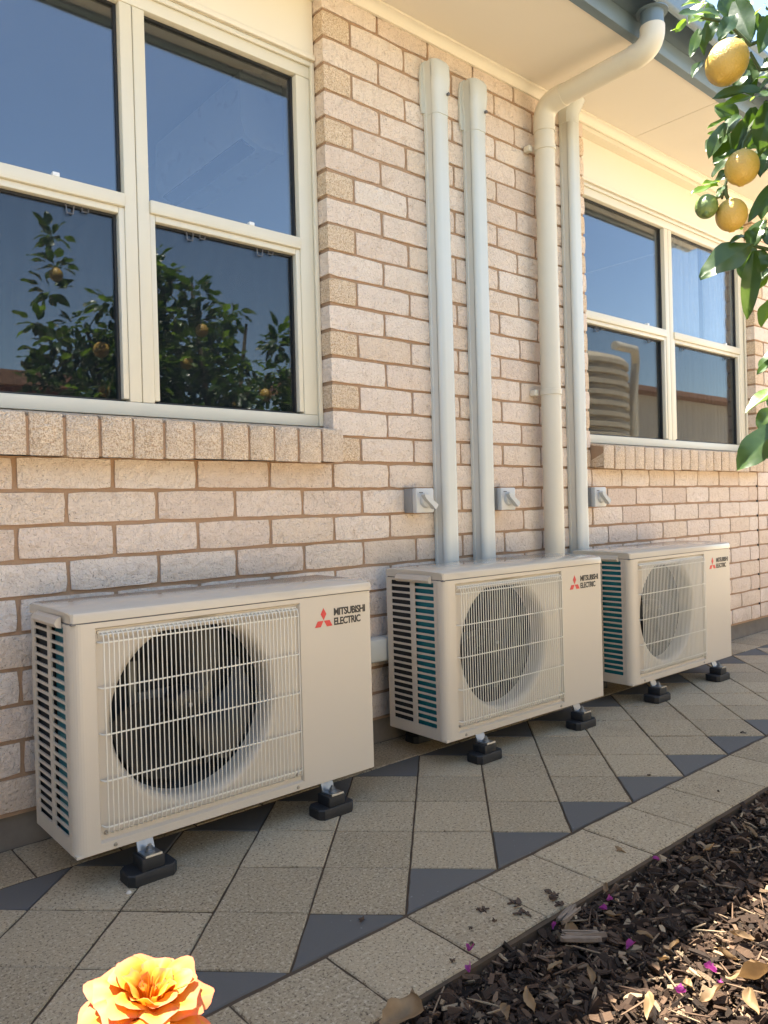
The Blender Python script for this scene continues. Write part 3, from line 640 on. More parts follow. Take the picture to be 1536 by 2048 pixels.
    gp = MB(); gp.prism([(-.0015, UZ+.503), (-.012, UZ+.498), (-.016, UZ+.488), (-.010, UZ+.480), (-.0005, UZ+.478)], 'y', .05, .205); o = gp.build('side_grip', M['case'], u, recalc=True)
    MB().box(.002, UW-.002, .003, UD-.002, UZ-.002, UZ+.004).build('base_pan', M['case'], u, smooth=0)
    MB().box(.003, UW-.003, UD-.006, UD-.001, UZ+.005, z1-.002).build('back_panel', M['inner'], u, smooth=0)
    for (sx, sz) in ((.066, .036), (.560, .036), (.566, .466), (.062, .466)): MB().lathe([(0, -.0035), (.004, -.003), (.005, .0)], 12, (sx, rd, UZ+sz), 'y').build('screw', M['screw'], u)
    for (sx, sz) in ((.083, .008), (.556, .008)): MB().lathe([(0, -.003), (.0035, -.0025), (.0045, .0)], 12, (sx, 0, UZ+sz), 'y').build('screw', M['screw'], u)
    # emblem of three rhombs and the two lines of lettering
    em = MB(); ex, ez, L = .650, UZ+.4235, .0195
    for a in (90, 210, 330):
        d = R(a); p1 = (ex+L*math.cos(d-R(30)), ez+L*math.sin(d-R(30))*1.06); p2 = (ex+2*L*math.cos(R(30))*math.cos(d), ez+2*L*math.cos(R(30))*math.sin(d)); p3 = (ex+L*math.cos(d+R(30)), ez+L*math.sin(d+R(30)))
        c = ((ex+p2[0])/2, (ez+p2[1])/2)
        pts = []
        for (px, pz, k_) in ((ex, ez, 1), (ex+L*math.cos(d-R(30)), ez+L*math.sin(d-R(30)), 1), (p2[0], p2[1], 1), (ex+L*math.cos(d+R(30)), ez+L*math.sin(d+R(30)), 1)): pts.append((c[0]+(px-c[0])*.94, c[1]+(pz-c[1])*.94))
        em.prism(pts, 'y', -.0008, -.0002)
    em.build('emblem', M['red'], u, smooth=0, recalc=True)
    for body, z, w_ in (('MITSUBISHI', UZ+.4335, .107), ('ELECTRIC', UZ+.408, .090)):
        cu = bpy.data.curves.new('lettering', 'FONT'); cu.body = body; cu.size = .0265; cu.offset = .0008; cu.extrude = .0003; cu.space_character = .92; cu.resolution_u = 3
        to = bpy.data.objects.new('tmp', cu); COL.objects.link(to); dg = bpy.context.evaluated_depsgraph_get(); dg.update()
        me = bpy.data.meshes.new_from_object(to.evaluated_get(dg)); bpy.data.objects.remove(to)
        X = [v.co.x for v in me.vertices]; sx = w_/(max(X)-min(X)); mnx = min(X)
        for v in me.vertices: v.co = ((v.co.x-mnx)*sx+.684, -.0006-v.co.z, v.co.y+z)
        me.materials.clear(); me.materials.append(M['black']); link('lettering', me, u)
    # four rubber feet with brackets
    for fx in (.150, .650):
        for fy, front in ((-.045, 1), (.245, 0)):
            ft = MB(); w2 = .056; y0, y1 = fy, fy+.066; c = .012
            pl = [(fx-w2+c, y0), (fx+w2-c, y0), (fx+w2, y0+c), (fx+w2, y1-c), (fx+w2-c, y1), (fx-w2+c, y1), (fx-w2, y1-c), (fx-w2, y0+c)]
            def ring(pl_, s_, z): return [(fx+(p[0]-fx)*s_, (y0+y1)/2+(p[1]-(y0+y1)/2)*s_, z) for p in pl_]
            vs = ring(pl, .97, 0)+ring(pl, 1, .004)+ring(pl, 1, .024)+ring(pl, .96, .027); n = 8
            ft.add(vs, [(i*n+q, i*n+(q+1) % n, (i+1)*n+(q+1) % n, (i+1)*n+q) for i in range(3) for q in range(n)]+[tuple(range(n-1, -1, -1)), tuple(range(3*n, 4*n))])
            ft.box(fx-.026, fx+.026, y0+.005, y1-.008, .0260, .0532, .003)
            f_ = ft.build('rubber_foot', M['rubber'], u)
            br = MB(); pr = [(y0+.006, .0535), (y0+.002, .0555), (y0+.003, .0600), (y0+.007, .0590), (y0+.043, .0575), (y0+.052, .0775), (y0+.055, .0775), (y0+.049, .0535)]
            br.prism(pr, 'x', fx-.019, fx+.019).build('bracket', M['zinc'], f_, recalc=True)
            bo = MB(); bo.tube([(fx, fy+.026, .057), (fx, fy+.026, .074)], .0042, 10); bo.tube([(fx, fy+.026, .0585), (fx, fy+.026, .0625)], .011, 14); bo.tube([(fx, fy+.026, .0626), (fx, fy+.026, .069)], .0078, 6); bo.build('bolt', M['zinc'], f_)
    return u
u1 = make_unit(); u1.location = (-.956, -.345, 0)
tag(u1, 'ivory outdoor air conditioner standing below the large corner window sill', 'air conditioner', 'outdoor units in a row along the wall')
u2 = copy_tree(u1); u2.location = (.143, -.342, 0); u2.rotation_euler = (0, 0, R(-.9)); u2['label'] = 'ivory outdoor air conditioner below the two paired pipe ducts, middle of the row'
u3 = copy_tree(u1); u3.location = (1.152, -.355, 0); u3.rotation_euler = (0, 0, R(-.5)); u3['label'] = 'ivory outdoor air conditioner below the far window sill, end of the row'

# ------------------------------------------------------------------ mulch bed and litter
bed = MB(); nx, ny = 90, 40; vs = []
for i in range(nx+1):
    for j in range(ny+1):
        x = -3.0+8*i/nx; y = -1.064-.72*j/ny; vs.append((x, y, -.040+.010*math.sin(x*7+y*5)*math.sin(y*9-x*3)+(.02*min(1, j/10))))
bed.add(vs, [(i*(ny+1)+j, i*(ny+1)+j+1, (i+1)*(ny+1)+j+1, (i+1)*(ny+1)+j) for i in range(nx) for j in range(ny)])
bo = bed.build('mulch_bed', M['soil'], smooth=180); tag(bo, 'dark garden bed soil beside the paved path', 'garden bed', kind='structure')
chips = MB(); rr = random.Random(3)
def chip(b, c, L, W_, T, yaw, pit, rol, tone):
    b.t = tone; mt = Matrix.Translation(c) @ Matrix.Rotation(yaw, 4, 'Z') @ Matrix.Rotation(pit, 4, 'Y') @ Matrix.Rotation(rol, 4, 'X'); vs = []
    for x, w_ in ((-.5, rr.uniform(.3, 1)), (rr.uniform(-.1, .15), rr.uniform(.8, 1.15)), (.5, rr.uniform(.2, .9))):
        o = rr.uniform(-.15, .15)
        for s_ in (-1, 1):
            for q in (-1, 1): vs.append(mt @ Vector((x*L+rr.uniform(-.06, .06)*L, (s_*.5*w_+o)*W_, q*.5*T*rr.uniform(.6, 1.3))))
    fs = [(0, 1, 3, 2), (8, 10, 11, 9)]
    for a in (0, 4): fs += [(a, a+4, a+5, a+1), (a+2, a+3, a+7, a+6), (a, a+2, a+6, a+4), (a+1, a+5, a+7, a+3)]
    b.add(vs, fs)
def tone_pick():
    t = rr.random()
    return rr.uniform(.0, .4) if t < .55 else (rr.uniform(.35, .66) if t < .82 else (rr.uniform(.66, .86) if t < .945 else rr.uniform(.86, 1)))
for i in range(46000):
    u_ = rr.random(); x = -1.5+3.6*u_**1.1; y = -1.072-.70*rr.random()**1.2
    p = project((x, y, 0))
    if p[0] < 500 or p[0] > 1650 or p[1] < 1450 or p[1] > 2150:
        if rr.random() > .12: continue
    L = rr.choice([rr.uniform(.003, .008), rr.uniform(.005, .014), rr.uniform(.008, .022), rr.uniform(.014, .036)]); zz = -.022+rr.uniform(-.01, .016)+.02*min(1, (-1.064-y)/.37)
    chip(chips, (x, y, zz), L, L*rr.uniform(.18, .6), L*rr.uniform(.06, .22), rr.uniform(0, 6.3), rr.gauss(0, .4), rr.gauss(0, .8), tone_pick())
for i in range(190):   # fine sticks
    x = -1.1+2.2*rr.random(); y = -1.08-.7*rr.random()
    chip(chips, (x, y, -.004+.02*min(1, (-1.064-y)/.37)), rr.uniform(.03, .075), .0025, .002, rr.uniform(0, 6.3), rr.gauss(0, .15), 0, rr.uniform(.6, 1))
mu = chips.build('bark_mulch', M['mulch'], smooth=0); tag(mu, 'dark shredded bark mulch covering the garden bed', 'mulch', kind='stuff')
# separate pieces lying about
def litter_leaf(L, W_, curl, seed):
    q = random.Random(seed); b = MB(); vs = []; nu, nv = 11, 7; e1_, e2_, tw_ = q.uniform(.6, 1.2), q.uniform(0, 6), q.uniform(-1.6, 1.6)
    for i in range(nu):
        t = i/(nu-1); w_ = W_*math.sin(math.pi*min(.98, .03+t**e1_*.94))**q.uniform(.7, 1.1)*q.uniform(.82, 1.1)
        for j in range(nv):
            s_ = j/(nv-1)*2-1; vs.append(((t-.5)*L+.10*W_*math.sin(s_*3+e2_), s_*w_*.5+.22*W_*math.sin(t*4+e2_), .006*curl+abs(s_)**1.4*w_*.55*curl+.5*L*curl*(t-.5)**2+tw_*s_*w_*.5*(t-.5)+.05*L*math.sin(t*7+e2_+s_*2)+q.uniform(-.0012, .0012)))
    b.t = q.random(); b.add(vs, [(i*nv+j, (i+1)*nv+j, (i+1)*nv+j+1, i*nv+j+1) for i in range(nu-1) for j in range(nv-1)]); return b
def bedz(y): return -.008+.02*min(1, max(0, (-1.064-y)/.37))
leafpool = [litter_leaf(.05, .022, .8, i).mesh('fallen_leaf', M['dry'], 180) for i in range(6)]
for i, (px, py, sc) in enumerate([(1210, 1775, .9), (1062, 2010, 1.2), (1225, 1835, 1.0), (1150, 1870, 1.4), (1420, 1700, 1.1), (1470, 1712, .9), (1390, 1722, 1.0), (1500, 1668, 1.2), (1290, 1880, .9), (1330, 1935, 1.0), (1452, 1930, 1.2), (1480, 1890, 1.3), (1430, 2010, 1.3), (1500, 1960, 1.2), (1380, 1990, 1.0), (1510, 2030, 1.4), (1300, 2030, 1.2), (1350, 1905, .9), (1240, 1700, .8), (1110, 1940, .9), (1180, 1960, 1.0), (1010, 2035, 1.1)]):
    g = on_ground(px, py, .002); o = link('fallen_leaf', leafpool[i % 6], None, (g.x, g.y, bedz(g.y)+.006), (rr.gauss(0, .3), rr.gauss(0, .3), rr.uniform(0, 6.3))); o.scale = (sc*.68, sc*.6, sc*.6)
    tag(o, 'dry tan leaf lying curled on the dark bark mulch', 'leaf', 'dry leaves scattered on the mulch')
big = litter_leaf(.085, .05, .55, 77).mesh('fallen_leaf', M['dry'], 180)
g = on_ground(800, 2046, .0); o = link('fallen_leaf', big, None, (g.x, g.y, .012), (.1, -.1, .5)); tag(o, 'broad tan leaf lying across the path edge', 'leaf')
g = on_ground(1512, 1995, .0); o = link('fallen_leaf', big, None, (g.x, g.y, .03), (.5, .5, 1.9)); tag(o, 'broad ochre leaf standing up in the sunlit mulch', 'leaf')
bloompool = [litter_leaf(.026, .018, 1.5, 200+i).mesh('fallen_petal', M['bloom'], 180) for i in range(3)]
for i, (px, py, sc) in enumerate([(936, 1918, 1.2), (944, 1948, 1.0), (1214, 1806, 1.0), (1204, 1822, .8), (1258, 1908, 1.1), (1416, 1964, 1.1), (1354, 2010, 1.0), (1444, 1998, .8), (1312, 1724, .8), (1108, 1852, .7)]):
    g = on_ground(px, py, .004); o = link('fallen_petal', bloompool[i % 3], None, (g.x, g.y, max(bedz(g.y), .0 if g.y > -1.06 else -1)+.010), (rr.gauss(0, .5), rr.gauss(0, .5), rr.uniform(0, 6.3))); o.scale = (sc*.7, sc*.6, sc*.7)
    tag(o, 'small magenta petal dropped on the garden mulch', 'petal', 'magenta petals on the mulch')
def one_chip(px, py, L, W_, T, yaw, mat, name, label, cat, group=None, z=.004):
    g = on_ground(px, py, .0); b = MB()
    if mat == 'wood':
        for q_ in range(9): chip(b, (rr.uniform(-.1, .1)*L, (q_/8-.5)*W_*.9, rr.uniform(-.2, .3)*T), L*rr.uniform(.7, 1.02), W_*rr.uniform(.14, .24), T*rr.uniform(.5, 1), rr.gauss(0, .03), rr.gauss(0, .03), 0, .5)
    else:
        for q_ in range(6): chip(b, (rr.uniform(-.4, .4)*L, rr.uniform(-.3, .3)*L, rr.uniform(-.5, .6)*T), L*rr.uniform(.3, .7), L*rr.uniform(.12, .3), T*rr.uniform(.3, .9), rr.uniform(0, 6), rr.gauss(0, .12), rr.gauss(0, .15), .5)
    o = b.build(name, M[mat], None, 0, (g.x, g.y, z), (0, 0, yaw)); tag(o, label, cat, group)
one_chip(1165, 1885, .075, .026, .010, -.75, 'wood', 'wood_chip', 'long weathered grey wood chip on the mulch', 'wood chip', z=.012)
one_chip(1135, 1838, .07, .02, .008, .2, 'wood', 'wood_chip', 'pale split wood chip against the path edge', 'wood chip', z=.008)
for (px, py, L) in [(965, 1822, .022), (1038, 1812, .036), (1046, 1830, .030), (1110, 1800, .034), (1095, 1788, .022), (990, 1845, .010), (945, 1892, .012), (905, 1925, .012), (940, 1860, .008), (722, 1842, .016), (1118, 1812, .02), (1488, 1467, .02), (1300, 1552, .012), (1437, 1585, .008)]:
    one_chip(px, py, L, L*.38, .0035, rr.uniform(0, 6), 'barkdark', 'bark_piece', 'small dark bark piece strayed onto the pale pavers', 'bark piece', 'bark pieces strayed onto the path')
g = on_ground(258, 1788); o = MB().lathe([(0, .007), (.004, .006), (.006, .002), (.004, 0), (0, 0)], 7).build('pebble', M['rend'], None, 60, (g.x, g.y, 0)); tag(o, 'tiny pale pebble beside a black rubber foot', 'pebble')

# ------------------------------------------------------------------ lemon tree
def leaf_mb(L, W_, bend_, fold, wav, tone, seed, b=None, mt=None):
    q = random.Random(seed); b = b or MB(); vs = []; tn = []; SS = (-1, -.62, -.10, 0, .10, .62, 1); nu, nv = 9, 7; ph = q.uniform(0, 6)
    for i in range(nu):
        t = i/(nu-1); w_ = W_*(math.sin(math.pi*(.05+.92*t**.9))**.75)*(1 if t < .97 else .35)
        for j in range(nv):
            s_ = SS[j]; tn.append(tone+(.75 if j == 3 else 0))
            p = Vector((s_*w_*.5, t*L, abs(s_)*w_*.5*fold-bend_*L*t*t+wav*W_*.12*math.sin(t*9+ph+s_*1.5)*abs(s_)))
            vs.append(mt @ p if mt else p)
    b.add(vs, [(i*nv+j, i*nv+j+1, (i+1)*nv+j+1, (i+1)*nv+j) for i in range(nu-1) for j in range(nv-1)]); b.tone[-len(tn):] = tn; return b
tree = tag(empty('lemon_tree', (.55, -1.78, -.03)), 'lemon tree with ripe yellow fruit and glossy leaves beside the eaves', 'tree')
TL = Vector((.55, -1.78, -.03))
def tl(p): return Vector(p)-TL
tk = MB(); tk.tube([(0, 0, 0), (.02, .01, .3), (-.02, .03, .6), (.0, .0, .85)], [.05, .042, .036, .03], 12); tk.build('trunk', M['bark'], tree)
lim = MB()
limbs = [[(-.0, 0, .8), (-.15, .12, 1.05), (-.32, .26, 1.3), (-.44, .36, 1.56), (-.50, .37, 1.75)], [(0, 0, .8), (.18, -.05, 1.1), (.32, -.1, 1.5), (.38, -.1, 1.95)], [(0, .0, .85), (.02, .12, 1.2), (-.05, .15, 1.6), (-.08, .1, 2.1)], [(0, 0, .75), (-.25, -.05, 1.05), (-.5, -.03, 1.35), (-.62, 0, 1.8)], [(0, 0, .8), (.25, .2, 1.1), (.5, .25, 1.4)], [(0, 0, .7), (.1, -.25, 1.0), (.15, -.4, 1.5)]]
for L in limbs: lim.tube(L, [.024-.005*i for i in range(len(L))] if len(L) <= 4 else [.024, .019, .014, .009, .006], 9)
lim.build('limb', M['bark'], tree)
# twigs seen at the edge of the picture
def tpt(px, py, d=1.37): return tl(at_depth(px, py, d))
tw = [[(1570, 60), (1500, 90), (1455, 45), (1400, 35)], [(1500, 88), (1478, 72), (1455, 84)], [(1580, 130), (1520, 140), (1500, 105)], [(1560, 180), (1520, 230), (1490, 268), (1462, 330), (1450, 372), (1444, 398)], [(1500, 260), (1486, 286), (1484, 302)], [(1450, 372), (1452, 388), (1458, 402)], [(1444, 390), (1434, 394), (1428, 396)], [(1590, 440), (1530, 470), (1500, 480), (1480, 470)], [(1600, 520), (1540, 500), (1500, 490)], [(1600, 800), (1560, 830), (1536, 850), (1520, 870)]]
twm = MB()
for k_, t in enumerate(tw): twm.tube([tpt(x, y, 1.37+.01*math.sin(k_)) for x, y in t], [.0042-.0006*i for i in range(len(t))] if len(t) < 6 else [.0042, .004, .0036, .003, .0025, .002], 7)
# connect twigs back to the limbs
for (x, y) in ((1570, 60), (1580, 130), (1560, 180), (1590, 440), (1600, 520), (1600, 800)):
    a = tpt(x, y); twm.tube([a, a*.6+Vector((-.30, .24, 1.28))*.4, Vector((-.36, .29, 1.35))], [.0045, .006, .008], 7)
twm.build('twig', M['twig'], tree)
def lemon(px, py, rpx, el, mat, tilt, d=1.34):
    r = rpx/FPX*d; prof = [(0, -el*r-.0012), (.005, -el*r-.0008)]+[(r*math.sin(t)*(1+.012*math.sin(3*t)), -el*r*math.cos(t)) for t in [math.pi*(.06+.90*i/12) for i in range(13)]]+[(.003, el*r+.001), (0, el*r+.001)]
    o = MB().lathe(prof, 28).build('lemon', M[mat], tree, 180, tuple(tl(at_depth(px, py, d))), tilt); return o
lemon(1454, 125, 41, 1.08, 'lemon', (.25, .45, 0)); lemon(1484, 335, 33, 1.04, 'lemon', (.15, -.12, 0)); l3 = lemon(1413, 413, 22.5, 1.12, 'lime', (.3, .5, 1)); lemon(1463, 430, 30.5, 1.04, 'lemon', (.1, -.2, 0)); l3['label'] = 'small unripe green lemon'
LV = [  # base px, tip px, width px, depth, roll, young
 (1440, 28, 1362, 22, 34, 1.37, .5, 0), (1402, 34, 1378, 46, 14, 1.35, .3, 1), (1372, 40, 1352, 62, 15, 1.35, .9, 1), (1470, 2, 1500, 76, 46, 1.40, .2, 0), (1440, 0, 1476, 58, 38, 1.42, .4, 0), (1500, 4, 1450, 40, 40, 1.44, .1, 0), (1545, 30, 1520, 100, 34, 1.36, .4, 0),
 (1415, 45, 1404, 106, 24, 1.36, .3, 0), (1398, 58, 1382, 110, 20, 1.38, .9, 0), (1430, 40, 1420, 80, 26, 1.40, .6, 0), (1360, 60, 1342, 58, 10, 1.36, 0, 1), (1404, 122, 1384, 148, 20, 1.36, .7, 0), (1470, 30, 1440, 70, 30, 1.36, 1, 0), (1510, 30, 1530, 8, 30, 1.36, .3, 1),
 (1475, 80, 1486, 98, 16, 1.34, .2, 1), (1520, 182, 1430, 186, 36, 1.33, .4, 0), (1560, 160, 1518, 150, 32, 1.34, .3, 0), (1500, 192, 1450, 208, 20, 1.35, .3, 1), (1560, 178, 1508, 192, 26, 1.33, .5, 0), (1545, 155, 1516, 178, 26, 1.36, .3, 0),
 (1462, 234, 1416, 254, 17, 1.34, .5, 1), (1452, 246, 1416, 312, 32, 1.35, .7, 0), (1480, 230, 1440, 262, 30, 1.38, .2, 0), (1490, 240, 1466, 312, 40, 1.37, .4, 0), (1535, 205, 1522, 300, 44, 1.36, .3, 0), (1505, 215, 1500, 290, 36, 1.39, .9, 0), (1485, 305, 1428, 320, 28, 1.35, .5, 0), (1492, 298, 1514, 296, 18, 1.35, .4, 1), (1540, 300, 1522, 350, 30, 1.36, .5, 0),
 (1458, 318, 1424, 352, 26, 1.36, .4, 0), (1460, 340, 1426, 366, 26, 1.35, .9, 0), (1436, 370, 1384, 380, 22, 1.34, .4, 1), (1438, 364, 1408, 362, 16, 1.35, .2, 1), (1446, 372, 1436, 392, 14, 1.34, .4, 0), (1555, 360, 1500, 436, 26, 1.36, .6, 0),
 (1490, 470, 1462, 484, 18, 1.37, .3, 0), (1498, 460, 1502, 492, 24, 1.36, .5, 0), (1520, 455, 1508, 488, 26, 1.37, .8, 0), (1536, 460, 1546, 490, 26, 1.36, .2, 0), (1482, 460, 1474, 450, 14, 1.37, .2, 0),
 (1502, 488, 1402, 546, 66, 1.33, .35, 0), (1508, 505, 1494, 632, 34, 1.34, .9, 0), (1520, 500, 1512, 548, 44, 1.38, .3, 0), (1550, 535, 1486, 584, 24, 1.35, .6, 0), (1540, 550, 1508, 586, 20, 1.37, .4, 1), (1550, 590, 1520, 642, 34, 1.35, .4, 1),
 (1550, 718, 1516, 742, 17, 1.35, .5, 0), (1560, 770, 1493, 822, 36, 1.34, .4, 1), (1545, 815, 1518, 856, 34, 1.35, .7, 0), (1565, 850, 1474, 930, 62, 1.33, .4, 0), (1560, 905, 1512, 924, 36, 1.35, .3, 0), (1535, 455, 1516, 470, 26, 1.38, .3, 0), (1548, 395, 1526, 380, 22, 1.4, .3, 0)]
qr = random.Random(21)
for (xa, xb, ya, yb, n_) in ((1445, 1560, -20, 60, 16), (1380, 1450, -10, 40, 7), (1490, 1570, 95, 150, 6), (1475, 1570, 195, 300, 15), (1440, 1480, 225, 285, 5), (1500, 1570, 440, 500, 7), (1515, 1580, 300, 420, 5), (1540, 1600, 600, 880, 8)):
    for i_ in range(n_):
        bx, by = qr.uniform(xa, xb), qr.uniform(ya, yb); an = qr.uniform(-.6, 3.6); ln_ = qr.uniform(38, 78)
        tx, ty = bx+ln_*math.cos(an)*.8, by+ln_*math.sin(an)
        if tx < xa-22: tx = xa-22
        LV.append((bx, by, tx, ty, ln_*qr.uniform(.4, .6), qr.uniform(1.40, 1.50), qr.random(), 1 if qr.random() < .2 else 0))
qr = random.Random(11)
for i, (bx, by, tx, ty, wp, d, roll, yg) in enumerate(LV):
    a = at_depth(bx, by, d); c = at_depth(tx, ty, d+qr.uniform(-.035, .02)); ax = (c-a); L = ax.length; Y = ax.normalized()
    view = (a-CAMP).normalized(); Z = (Vector((0, 0, 1))*(.75+.5*qr.random())-view*(.55+roll*.5)+RGT*qr.uniform(-.6, .6)); Z = (Z-Y*Z.dot(Y)).normalized(); X = Y.cross(Z)
    mt = Matrix(((X.x, Y.x, Z.x, 0), (X.y, Y.y, Z.y, 0), (X.z, Y.z, Z.z, 0), (0, 0, 0, 1)))
    b = leaf_mb(L*1.04, wp/FPX*d*1.05, qr.uniform(-.02, .16), qr.uniform(.1, .45), qr.uniform(.4, 1.1), qr.random(), i)
    me = b.mesh('leaf', M['leafy' if yg else 'leaf'], 180); o = link('leaf', me, tree); o.matrix_local = Matrix.Translation(tl(a)) @ mt
# rest of the crown, out of the picture but in the window reflections
cr = MB(); cry = MB(); qr = random.Random(5)
centres = []
tries = 0
while len(centres) < 210 and tries < 9000:
    tries += 1
    u3_ = Vector((qr.gauss(0, 1), qr.gauss(0, 1), qr.gauss(0, 1))).normalized()*qr.random()**.4
    c = Vector((.50+u3_.x*.82, -1.74+u3_.y*.52, 1.46+u3_.z*.78))
    q = project(c)
    if q[0] < 1640 and -200 < q[1] < 2250: continue
    if c.z < .75 or c.z > 2.1-.62*max(0, c.x-.35)-.5*max(0, .2-c.x): continue
    centres.append(c)
for (x, y, z) in ((-.20, -1.84, 2.20), (-.18, -1.85, 2.05), (-.22, -1.86, 1.92), (.83, -1.86, 1.98), (.75, -1.85, 1.88), (1.15, -1.86, 1.62), (1.22, -1.84, 1.52), (1.05, -1.85, 1.5), (-.3, -1.9, 1.45), (-.2, -1.92, 1.52), (0., -1.93, 1.62), (.1, -1.95, 1.72), (-.1, -1.9, 1.6), (0, -1.9, 1.42), (.15, -1.93, 1.45), (-.28, -1.9, 1.62), (.35, -1.86, 2.18), (.33, -1.85, 2.05), (-.28, -1.86, 1.75), (-.2, -1.9, 1.65), (-.1, -1.88, 1.78), (-.25, -1.85, 1.55), (-.05, -1.87, 1.5), (.05, -1.9, 1.7), (.1, -1.86, 1.55), (-.15, -1.9, 1.4), (.2, -1.88, 1.62), (.3, -1.9, 1.85), (.42, -1.9, 1.9)):
    centres.append(Vector((x, y, z)))
for ci, c in enumerate(centres):
    n = qr.randint(13, 22)
    st = c+Vector((.5-c.x, -1.75-c.y, 1.2-c.z))*.25
    for i in range(n):
        dv = Vector((qr.gauss(0, 1), qr.gauss(0, 1), qr.gauss(.15, .9))).normalized(); a = c+dv*qr.uniform(.0, .085); pq = project(a+dv*.05)
        if pq[0] < 1580 and -100 < pq[1] < 2150: continue
        Y = (dv+Vector((0, 0, -.35))).normalized(); Z = Vector((qr.gauss(0, .5), qr.gauss(0, .5), 1)); Z = (Z-Y*Z.dot(Y)).normalized(); X = Y.cross(Z)
        mt = Matrix(((X.x, Y.x, Z.x, a.x-TL.x), (X.y, Y.y, Z.y, a.y-TL.y), (X.z, Y.z, Z.z, a.z-TL.z), (0, 0, 0, 1)))
        yg = qr.random() < .16
        leaf_mb(qr.uniform(.05, .095), qr.uniform(.026, .046), qr.uniform(0, .2), qr.uniform(.1, .4), .8, qr.random(), ci*50+i, cry if yg else cr, mt)
fo = cr.build('foliage', M['leaf'], tree, 180); fo['kind'] = 'stuff'
fo = cry.build('young_foliage', M['leafy'], tree, 180); fo['kind'] = 'stuff'
for (x, y, z) in ((-.20, -1.80, 2.0), (.30, -1.42, 1.55), (.55, -1.35, 1.35), (.15, -1.5, 1.30), (.75, -1.4, 1.42), (.95, -1.5, 1.25), (.38, -1.4, 1.72), (.05, -1.62, 1.55)):
    if project((x, y, z))[0] < 1600: continue
    MB().lathe([(0, -.042), (.008, -.036)]+[(.033*math.sin(t), -.035*math.cos(t)) for t in [math.pi*(.1+.86*i/8) for i in range(9)]], 18).build('lemon', M['lemon'], tree, 180, tuple(tl((x, y, z))), (.2, .2, 0))

# ------------------------------------------------------------------ rose
RC = at_depth(300, 2005, .60)
rose = tag(empty('rose_bush', (RC.x, RC.y, -.03)), 'apricot and yellow garden rose in full bloom at the bed edge', 'rose')
ro_ = Vector((RC.x, RC.y, -.03)); qr = random.Random(2)
st = MB(); st.tube([(.0, 0, 0), (.015, -.01, .15), (-.01, 0, .3), (0, 0, RC.z+.03-.028)], [.006, .005, .0045, .004], 8); st.tube([(.0, 0, .05), (-.08, -.05, .2), (-.12, -.09, .33)], [.005, .004, .003], 8); st.build('stem', M['twig'], rose)
axis = (Vector((.06, -.16, 1))).normalized(); AX = axis.orthogonal().normalized(); AY = axis.cross(AX)
def petal(rad, ang, h, wid, tilt, curl, seed, outer):
    q = random.Random(seed); b = MB(); vs = []; tones = []; nu, nv = 14, 13; tp_ = q.uniform(-.3, .3)
    for i in range(nu):
        t0 = i/(nu-1)
        for j in range(nv):
            s_ = j/(nv-1)*2-1; t = t0*(1-.13*abs(s_-tp_*.4)**3); w_ = wid*math.sin(math.pi*(.12+.55*t0))**.7
            a = ang+s_*w_/max(rad+.004, .012)*.5
            out = rad*(.35+.65*math.sin(min(1, t*1.2)*math.pi/2))+h*math.sin(tilt)*t**1.5+curl*max(0, t-.68)**1.4*.09
            z = h*math.cos(tilt)*t-curl*max(0, t-.72)**1.5*.075-.004*s_*s_*t+.0022*math.sin(s_*5+seed)*t
            out += .0018*math.sin(s_*7+seed*2)*t-.004*outer*abs(s_)**2*t
            p = AX*(math.cos(a)*out)+AY*(math.sin(a)*out)+axis*(z-.025)
            vs.append(RC-ro_+p); tones.append(min(1, max(0, (.05+.55*t+.28*outer+q.uniform(-.08, .08))+(.34*max(0, t-.85)/.15+.15*abs(s_)**4*t if True else 0))))
    b.add(vs, [(i*nv+j, i*nv+j+1, (i+1)*nv+j+1, (i+1)*nv+j) for i in range(nu-1) for j in range(nv-1)]); b.tone = tones
    b.build('petal', M['petal'], rose, 180)
k_ = 0
for ringi, (n, rad, h, wid, tilt, curl) in enumerate([(3, .003, .044, .015, .0, .1), (4, .006, .047, .020, .0, .25), (5, .0095, .050, .024, .02, .45), (5, .013, .051, .028, .03, .7), (6, .0165, .049, .031, .05, .95), (6, .0195, .043, .033, .10, 1.15), (6, .022, .034, .034, .30, 1.2), (4, .023, .024, .034, .62, 1.1)]):
    for i in range(n):
        petal(rad*qr.uniform(.9, 1.1), 2*math.pi*i/n+ringi*.9+qr.uniform(-.2, .2), h*qr.uniform(.9, 1.1), wid*qr.uniform(.9, 1.15), tilt+qr.uniform(-.08, .08), curl, k_, ringi/7); k_ += 1
for i in range(5):
    a = 2*math.pi*i/5; d = AX*math.cos(a)+AY*math.sin(a); Z = axis; Y = (d-axis*.6).normalized(); Z = (Z-Y*Z.dot(Y)).normalized(); X = Y.cross(Z); o_ = RC-ro_-axis*.026
    leaf_mb(.03, .009, .1, .2, .2, .4, i, None, Matrix(((X.x, Y.x, Z.x, o_.x), (X.y, Y.y, Z.y, o_.y), (X.z, Y.z, Z.z, o_.z), (0, 0, 0, 1)))).build('sepal', M['leaf'], rose, 180)
for i in range(14):
    z = qr.uniform(.08, .30); a = qr.uniform(0, 6.3); Y = Vector((math.cos(a), math.sin(a), .2)).normalized(); Z = Vector((0, 0, 1)); Z = (Z-Y*Z.dot(Y)).normalized(); X = Y.cross(Z); o_ = Vector((math.cos(a)*.01-(.06 if i % 3 == 0 else 0), math.sin(a)*.01-(.04 if i % 3 == 0 else 0), z))
    leaf_mb(qr.uniform(.045, .07), .034, .15, .25, .6, qr.random(), 90+i, None, Matrix(((X.x, Y.x, Z.x, o_.x), (X.y, Y.y, Z.y, o_.y), (X.z, Y.z, Z.z, o_.z), (0, 0, 0, 1)))).build('leaf', M['leaf'], rose, 180)

